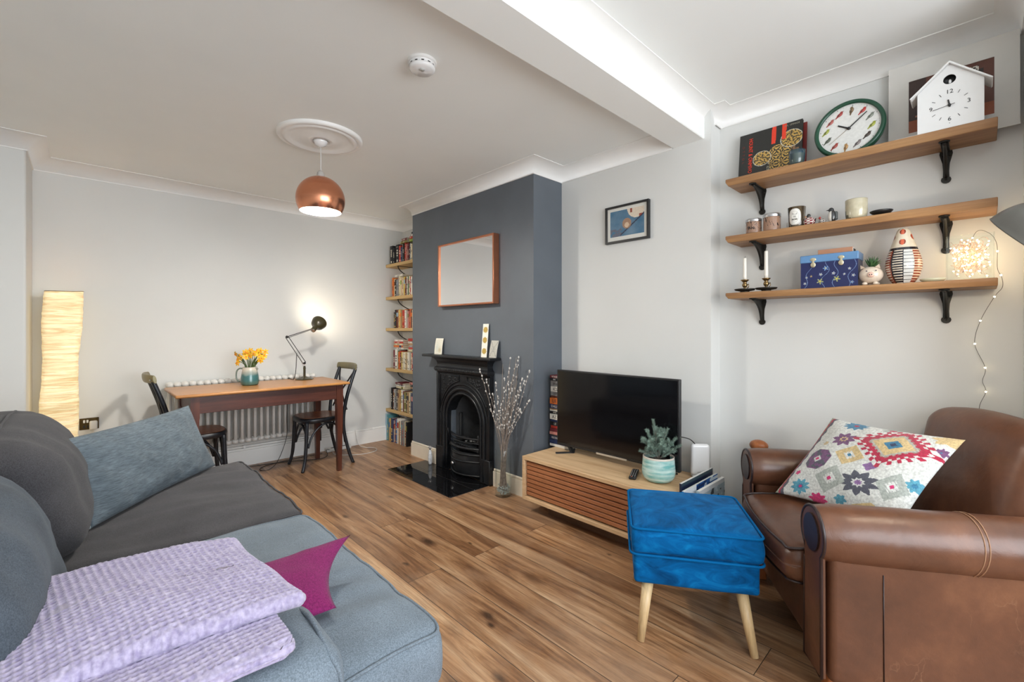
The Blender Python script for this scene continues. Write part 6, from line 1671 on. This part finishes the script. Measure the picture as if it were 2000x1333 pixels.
    # slate cushion
    m = MB(); pos = cushion(m, (.015, 2.372, .472), (.535, 2.985, .475), (.425, 3.085, .815), (-.075, 2.50, .805), .072, 70, .05, .011, 4)
    c = m.build('slate_cushion', M['pillow']); tag(c, 'long slate grey linen cushion leaning on the far end of the sofa', 'cushion')
    m = MB(); E = [pos(0, i/30, 1) for i in range(31)]
    m.tube(E, .0035, 6); m.build('seam', plain('pale_seam', srgb(150, 160, 160), .9), c)
    # magenta cushion
    m = MB(); cushion(m, (-.09, 1.225, .505), (.485, 1.185, .500), (.635, 1.435, .565), (-.09, 1.50, .52), .046, 44, .13, .008, 9)
    tag(m.build('magenta_cushion', M['magenta']), 'magenta wool cushion squashed on the sofa behind the lilac throw', 'cushion')
    # folded waffle throw
    t = thing('waffle_throw', 'lilac waffle knit throw folded over the near arm of the sofa', 'throw', (.1, 1.2, .58), world=True)
    per = .0135
    def waf(p, q, ang, amp=.0042):
        c_, s_ = math.cos(ang), math.sin(ang); a = p.x*c_+p.y*s_; b = -p.x*s_+p.y*c_
        r = abs(math.sin(PI*a/per)); r2 = abs(math.sin(PI*b/per)); return amp*(r*r2)**1.3*1.3
    def fA(p, q):
        p = V(p); x = (p.x+.14)/.52; 
        p.z += .010*nz(p, 5, 3)+.004*nz(p, 13, 3)
        if q[1] > 0: p.z += .012*q[1]**2
        p.z -= .02*max(0, -q[0])**2+.02*max(0, q[0]-.6)**1.5; p.z += .018*(1-q[0]**2)*(1-q[1]**2)
        p.y += .03*nz(V((p.x, 0, 0)), 3, 8)-.10*(x-.5)*(1 if q[1] > 0 else .30)
        p.x += -.03*q[1]+.012*nz(V((p.y, 0, 0)), 7, 1)
        n_ = V((0, 0, 1)) if abs(q[2]) > .8 else V((q[0] if abs(q[0]) > .95 else 0, q[1] if abs(q[1]) > .95 else 0, .3)).normalized()
        return p+n_*(.004-waf(p, q, .10))*(1 if q[2] > -.5 else 0)
    m = MB(); m.softbox(-.15, .335, 1.07, 1.50, .616, .652, .0165, (190, 150, 6), fn=fA); m.build('top_fold', M['waffle'], t)
    def fB(p, q):
        p = V(p); p.z += .008*nz(p, 6, 13)+(.003*math.sin(p.z*300) if abs(q[1]) > .97 or abs(q[0]) > .97 else 0)
        p.y += -.035*(p.x-.1)+.012*nz(V((p.x, 0, 0)), 6, 2)
        k = q[2]
        if q[0] > .9: p.x += .008*math.sin(k*9)
        if q[1] < -.9: p.y += .006*math.sin(k*9)
        n_ = V((0, 0, 1)) if abs(q[2]) > .8 else V((q[0] if abs(q[0]) > .95 else 0, q[1] if abs(q[1]) > .95 else 0, .3)).normalized()
        return p+n_*(.004-waf(p, q, .10))*(1 if q[2] > -.5 else 0)
    m = MB(); m.softbox(-.16, .305, .955, 1.34, .588, .620, .0155, (180, 140, 6), fn=fB); m.build('under_fold', M['waffle'], t)
M['sofa_blue2'] = fabric('faded_denim_back', srgb(78, 86, 95), .25, 330, wr=.10)  # darker copy of the sofa fabric, shade painted into the near back cushion
sofa()

M['velvet_piping'] = plain('blue_velvet_piping', srgb(0, 92, 150), .8, spec=.1)
def footstool():
    f = thing('footstool', 'bright blue velvet footstool with splayed beech legs in front of the armchair', 'footstool', (1.905, .888, 0), math.radians(33.5))
    hx, hy = .218, .238
    m = MB()
    def fu(p, q):
        p = V(p)
        if q[2] > 0: p.z += .010*(1-q[0]**2)*(1-q[1]**2)-.003*(q[0]**2)*(q[1]**2)
        b = .008*(1-q[2]**2); p.x += b*q[0]; p.y += b*q[1]; p += V((1, 1, 1))*.0035*nz(p, 9, 2); return p
    m.softbox(-hx, hx, -hy, hy, .345, .455, .018, (20, 20, 6), fn=fu); m.build('top_cushion', M['velvet'], f)
    m = MB(); m.softbox(-hx+.006, hx-.006, -hy+.006, hy-.006, .222, .347, .014, (14, 14, 6), fn=lambda p, q: V(p)+V((1, 1, 1))*.0025*nz(p, 9, 6)); m.build('storage_box', M['velvet'], f)
    for z, e in ((.345, .009), (.447, .006)):
        P = []; r = .03; X_, Y_ = hx+e, hy+e
        for cx, cy, a0 in ((X_-r, Y_-r, 0), (-X_+r, Y_-r, 90), (-X_+r, -Y_+r, 180), (X_-r, -Y_+r, 270)):
            for k in range(7): a = math.radians(a0+15*k); P.append((cx+r*math.cos(a), cy+r*math.sin(a), z))
        m = MB(); m.tube(P, .0052, 8, closed=True); m.build('piping', M['velvet_piping'], f)
    for sx in (-1, 1):
        for sy in (-1, 1):
            m = MB(); m.tube([(sx*.165, sy*.175, .223), (sx*.222, sy*.208, .0)], [.0235, .0145], 20); o = m.build('leg', M['beech'], f)
footstool()

def armchair():
    a = thing('armchair', 'brown leather armchair with rolled arms in the right hand corner', 'armchair', (1.719, .335, 0), math.radians(34.2))
    # local: x along the front, -y to the back
    YB_ = -.66
    for k, (x0, sg, ye) in enumerate(((.0, -1, -.74), (.938, 1, -.50))):
        # arm: upright panel with a fat roll on top
        m = MB(); xi = x0-sg*.03; xo = x0-sg*.168; L, R = sorted((xi, xo))
        m.softbox(L, R, ye, -.015, .085, .55, .022, (4, 24, 10)); cx = x0-sg*.098
        rad = .094; zc = .553; n = 40
        def roll(u, v, cx=cx, sg=sg, ye=ye):
            y = .005+(ye-.005)*u; e = 1.0
            kk = .92+.08*math.sin(min(1, u*9)*PI/2); a_ = 2*PI*v
            fat = 1+.02*math.sin(u*PI)+.012*nz((u*4, v*3, 1), 2, k)
            return (cx-sg*0+rad*1.02*kk*fat*math.cos(a_), y, zc-.012*u*0+rad*kk*fat*math.sin(a_))
        m.grid(roll, 50, n, cv=True)
        for u0 in (0, 1): m.face([roll(u0, i/n) for i in range(n)])
        m.build('arm', M['leather'], a, recalc=True)
        # front facing of the arm
        m = MB(); pts = []
        for i in range(25):
            t = PI*(-.25+1.5*i/24); pts.append((cx+.086*math.cos(t), -.004, zc+.086*math.sin(t)))
        pts += [(cx-.062, -.004, .44), (cx-.064, -.004, .10), (cx+.064, -.004, .10), (cx+.062, -.004, .44)]
        m.prism(pts, (0, .014, 0)); m.build('arm_front', M['leather'], a, recalc=True)
        m = MB(); m.tube([V(p)+V((0, .012, 0)) for p in pts], .0055, 8, closed=True); m.build('piping', M['leather_dark'], a)
        m = MB(); q_ = [(cx+.056*math.cos(2*PI*i/28), .010, zc+.0+.062*math.sin(2*PI*i/28)) for i in range(28)]
        m.prism(q_, (0, .006, 0)); m.build('arm_scroll', M['leather_dark'], a, recalc=True)
        # band seam round the roll
        for yy, rr_ in ((-.415, .0975), (-.427, .0975)):
            m = MB(); m.tube([(cx+rr_*math.cos(t), yy-.012*math.sin(t), zc+rr_*math.sin(t)) for t in [PI*(-.45+1.9*i/30) if sg > 0 else PI*(-.45+1.9*i/30) for i in range(31)]], .0018, 6); m.build('stitching', plain('tan_thread', srgb(150, 112, 84), .6), a)
        if sg < 0:
            m = MB(); m.tube([(x0+.0285, -.165, .46), (x0+.0285, -.167, .10)], .0016, 5); m.build('side_seam', M['leather_dark'], a)
    m = MB(); m.softbox(.10, .84, -.66, -.03, .09, .335, .02, (8, 8, 4)); m.build('seat_rail', M['leather'], a)
    def sf(p, q):
        p = V(p)
        if q[2] > 0: p.z += .03*(1-q[0]**2)*(1-q[1]**2)-.012*max(0, q[1])**3
        if q[1] > .5: p.y += .03*(1-q[0]**2)+.012*(1-q[2]**2)
        p += V((.6, .6, 1))*(.004*nz(p, 7, 5)+.003*nz(V((p.x*3, p.y*12, 0)), 1, 5)); return p
    m = MB(); m.softbox(.178, .760, -.62, .045, .315, .462, .045, (34, 34, 8), fn=sf); m.build('seat_cushion', M['leather'], a)
    m = MB(); P = [V((.188, -.03, .455))]+[V((.20+.54*i/14, .045+.028*(1-(2*i/14-1)**2), .444)) for i in range(15)]+[V((.750, -.03, .455)), V((.752, -.3, .458))]; m.tube(smoothpath(P, 3), .005, 6); m.build('piping', M['leather_dark'], a)
    m = MB(); P = [V((.188, .0, .325))]+[V((.20+.54*i/14, .045+.028*(1-(2*i/14-1)**2), .328)) for i in range(15)]+[V((.750, .0, .325))]; m.tube(smoothpath(P, 3), .0045, 6); m.build('piping', M['leather_dark'], a)
    def bf(p, q):
        p = V(p); z = p.z; p.y -= .20*max(0, (z-.40)); p.y += .035*(1-q[0]**2)*(1-q[2]**2)*(1 if q[1] > 0 else 0)
        if q[2] > 0: p.z += .03*(1-q[0]**2)*q[2]
        w = 1-.0*q[2]; p += V((1, 1, 1))*.004*nz(p, 5, 7); return p
    m = MB(); m.softbox(.190, .752, -.735, -.600, .12, .895, .066, (20, 8, 24), fn=bf); m.build('backrest', M['leather_back'], a)
    for x, y in ((.085, -.05), (.85, -.05), (.10, -.68), (.80, -.46)):
        m = MB(); m.box(x-.028, x+.028, y-.028, y+.028, 0, .09, .006, 2); m.build('leg', M['footwood'], a)
    # kilim cushion
    A0 = V((1.845, .375, 0)); Rz = Matrix.Rotation(math.radians(34.2), 4, 'Z')
    W_ = [V((2.30, .655, .492)), V((2.095, .205, .525)), V((2.345, .040, .835)), V((2.55, .485, .825))]   # BL, BR, TR, TL
    cream = srgb(206, 208, 204); plum = srgb(112, 74, 112); red = srgb(170, 36, 66); pink = srgb(196, 48, 108); blue = srgb(54, 116, 148); teal = srgb(84, 150, 172); grey = srgb(80, 82, 94); sand = srgb(200, 176, 128); sage = srgb(164, 170, 164); lil = srgb(132, 98, 148)
    def dia(u, v, cx, cy, rx, ry): return abs(u-cx)/rx+abs(v-cy)/ry
    def saw(x, n): return abs((x*n) % 1-.5)*2
    def cf(u, v):
        # border left
        if u < .10:
            e = .055+.022*saw(v, 9)
            if u < .022+.01*saw(v, 14): return sand if int(v*9) % 2 else srgb(150, 160, 140)
            if u < .04+.012*saw(v, 16): return red
            if u < e+.01: return grey
        # big red hooked medallion
        d = dia(u, v, .70, .74, .29, .26); a = math.atan2(v-.74, u-.70)
        if d < 1.08:
            hook = saw(a/(2*PI), 20)
            if d > .90: return red if hook > .55 else cream
            if d > .80: return red if hook < .62 else cream
            if d > .60: return red if (d > .66 or hook > .5) else srgb(150, 140, 130)
            if d > .52: return srgb(168, 168, 160)
            if d > .24: return sand
            if d > .10: return blue
            return srgb(40, 50, 84)
        def star(cx, cy, r, col, c2, c3, asp=1.0, n=8, t=.0):
            du, dv = (u-cx)/asp, v-cy; r_ = math.hypot(du, dv); a_ = math.atan2(dv, du)+t
            R_ = r*(.62+.38*saw(a_/(2*PI), n)); 
            if r_ < R_*.22: return c3
            if r_ < R_*.38: return c2
            if r_ < R_: return col
        def lozenge(cx, cy, rx, ry, c1, c2, c3):
            d_ = dia(u, v, cx, cy, rx, ry)
            if d_ < .16: return c3
            if d_ < .30: return c2
            if d_ < .46: return cream if saw((u+v), 30) > .3 else c1
            if d_ < 1: return c1
        tests = (star(.33, .70, .095, plum, sand, plum, 1.1, 8), star(.27, .40, .0, plum, cream, pink), lozenge(.47, .53, .12, .12, sand, cream, blue), star(.30, .93, .085, blue, blue, red, 1.3, 10), star(.58, .95, .06, sage, red, red, 1.4, 6),
                 star(.22, .10, .085, teal, blue, pink, 1.1, 9), lozenge(.44, .24, .13, .15, sage, cream, pink), star(.66, .27, .13, grey, cream, lil, 1.15, 9), lozenge(.87, .33, .11, .15, sage, cream, pink), star(.66, .46, .05, lil, lil, lil, 1.1, 4),
                 star(.58, .07, .05, teal, teal, teal, 1.1, 6), star(.97, .42, .07, teal, blue, blue, .8, 8), lozenge(.80, .06, .13, .07, sand, cream, pink), star(.13, .24, .03, pink, pink, pink, 1, 5), star(.40, .02, .06, pink, pink, pink, 1.4, 8), star(.20, .62, .03, sand, sage, sand), star(.95, .95, .08, sand, sand, sand, 1.4, 6), star(.97, .80, .05, plum, plum, blue, .8, 7))
        for t_ in tests:
            if t_: return t_
        # plum octagon
        du, dv = abs(u-.24), abs(v-.42)

        if du < .105 and dv < .115 and du+dv < .165:
            d2 = du+dv; return (pink if d2 < .022 else cream if d2 < .042 else (grey if noise.noise(V((u*22, v*22, 3))) > .12 else plum))
        return cream
    m = MB(); pos = cushion(m, W_[0], W_[1], W_[2], W_[3], .070, 190, .07, .006, 2, colf=cf)
    k = m.build('kilim_cushion', M['kilim']); tag(k, 'square cream cushion with red, plum, blue and grey kilim motifs on the leather armchair', 'cushion')
M['leather_back'] = M['leather']
armchair()

def reading_lamp():
    l = thing('reading_lamp', 'grey metal shade of a floor lamp reaching in at the right edge beside the shelves', 'floor lamp', (2.12, -.62, 0), world=True)
    C_ = V((2.0, -.103, 1.494)); n_ = V((.22, .72, -.66)).normalized(); q = V((0, 0, 1)).rotation_difference(n_).to_matrix()
    m = MB(); pr = [(.0, -.128), (.022, -.128), (.026, -.12), (.028, -.112)]+[(.028+(.120-.028)*math.sin(t*PI/2/12)**.95, -.112+.112*(1-math.cos(t*PI/2/12))**.9) for t in range(1, 13)]+[(.1215, .003), (.117, .001)]
    pr += [(.026+(.116-.026)*math.sin(t*PI/2/12)**.95, -.106+.106*(1-math.cos(t*PI/2/12))**.9) for t in range(12, 0, -1)]+[(0, -.104)]
    m.lathe(pr, C_, 56, ax=q, cap0=False, cap1=False); m.build('shade', M['grey_shade'], l)
    m = MB(); m.ball(C_-n_*.05, .028, 14, 10); m.build('bulb', M['lampglow'], l)
    top = V((2.12, -.60, 1.62)); ap = C_-n_*.13
    m = MB(); m.tube([(2.12, -.62, .02), top], .010, 10); m.build('pole', M['steel'], l)
    m = MB(); m.tube(smoothpath([top, top+V((-.03, .12, .10)), ap-n_*.08, ap], 6), .006, 8); m.build('arm', M['steel'], l)
    m = MB(); m.lathe([(.13, 0), (.13, .014), (.12, .022), (0, .026)], (2.12, -.62, 0), 36); m.build('base', M['grey_shade'], l)
    ld = bpy.data.lights.new('reading_lamp_light', 'POINT'); ld.energy = 5; ld.color = (1, .84, .64); ld.shadow_soft_size = .03
    lo = bpy.data.objects.new('reading_lamp_light', ld); COL.objects.link(lo); lo.location = C_-n_*.012
    # amber wooden ornament behind the far arm
    o = thing('wooden_ornament', 'amber wooden ornament with a rounded top showing behind the far arm of the armchair', 'ornament', (2.735, .875, 0), world=True)
    m = MB(); m.lathe([(.05, 0), (.052, .02), (.03, .05), (.018, .12), (.016, .3), (.02, .5), (.024, .56)], (2.735, .875, 0), 24); m.build('stem', M['footwood'], o)
    m = MB(); m.ball((2.735, .862, .592), (.04, .048, .032), 20, 14); m.build('rounded_top', M['footwood'], o)
reading_lamp()
# ------------------------------------------------------------------ light and camera
def area(name, loc, rot, sx, sy, e, col):
    d = bpy.data.lights.new(name, 'AREA'); d.shape = 'RECTANGLE'; d.size = sx; d.size_y = sy; d.energy = e; d.color = col
    o = bpy.data.objects.new(name, d); COL.objects.link(o); o.location = loc; o.rotation_euler = rot; return o
area('window_daylight', (.87, -1.88, 1.46), (PI/2, 0, PI), 2.75, 1.65, 90, (.88, .94, 1.0)).rotation_euler = (-PI/2, 0, PI) if False else (PI/2, 0, 0)
bpy.data.objects['window_daylight'].rotation_euler = V((0, 1, -.12)).to_track_quat('-Z', 'Z').to_euler()
def point(name, loc, e, col, r):
    d = bpy.data.lights.new(name, 'POINT'); d.energy = e; d.color = col; d.shadow_soft_size = r
    o = bpy.data.objects.new(name, d); COL.objects.link(o); o.location = loc; return o
point('pendant_light', (1.09, 2.91, 2.03), 64, (1, .95, .86), .07)
point('paper_lamp_light', (-.105, 4.44, .9), 0.01, (1, .8, .5), .05)
point('fairy_light_glow', (2.70, .034, 1.56), .5, (1, .78, .48), .05)
w = bpy.data.worlds.new('sky'); scene.world = w; w.use_nodes = True
nt = w.node_tree; bg = nt.nodes['Background']; sky = nt.nodes.new('ShaderNodeTexSky'); sky.sky_type = 'HOSEK_WILKIE'; sky.turbidity = 6; sky.sun_direction = (.3, -.3, .9)
nt.links.new(sky.outputs[0], bg.inputs[0]); bg.inputs[1].default_value = 1.0
cam = bpy.data.cameras.new('camera'); co = bpy.data.objects.new('camera', cam); COL.objects.link(co)
cam.sensor_width = 36; cam.lens = 875/2000*36; cam.shift_y = -21.5/2000; cam.clip_start = .02
co.location = (0, 0, 1.24); co.rotation_euler = (PI/2, 0, -FA); scene.camera = co
vs = scene.view_settings; vs.view_transform = 'Standard'; vs.look = 'None'; vs.gamma = 1; vs.use_curve_mapping = False; vs.exposure = 0.43
scene.cycles.max_bounces = 10; scene.cycles.diffuse_bounces = 6; scene.cycles.transparent_max_bounces = 12
for o in list(bpy.data.objects):
    for k in ('_w', '_n'):
        if k in o: del o[k]
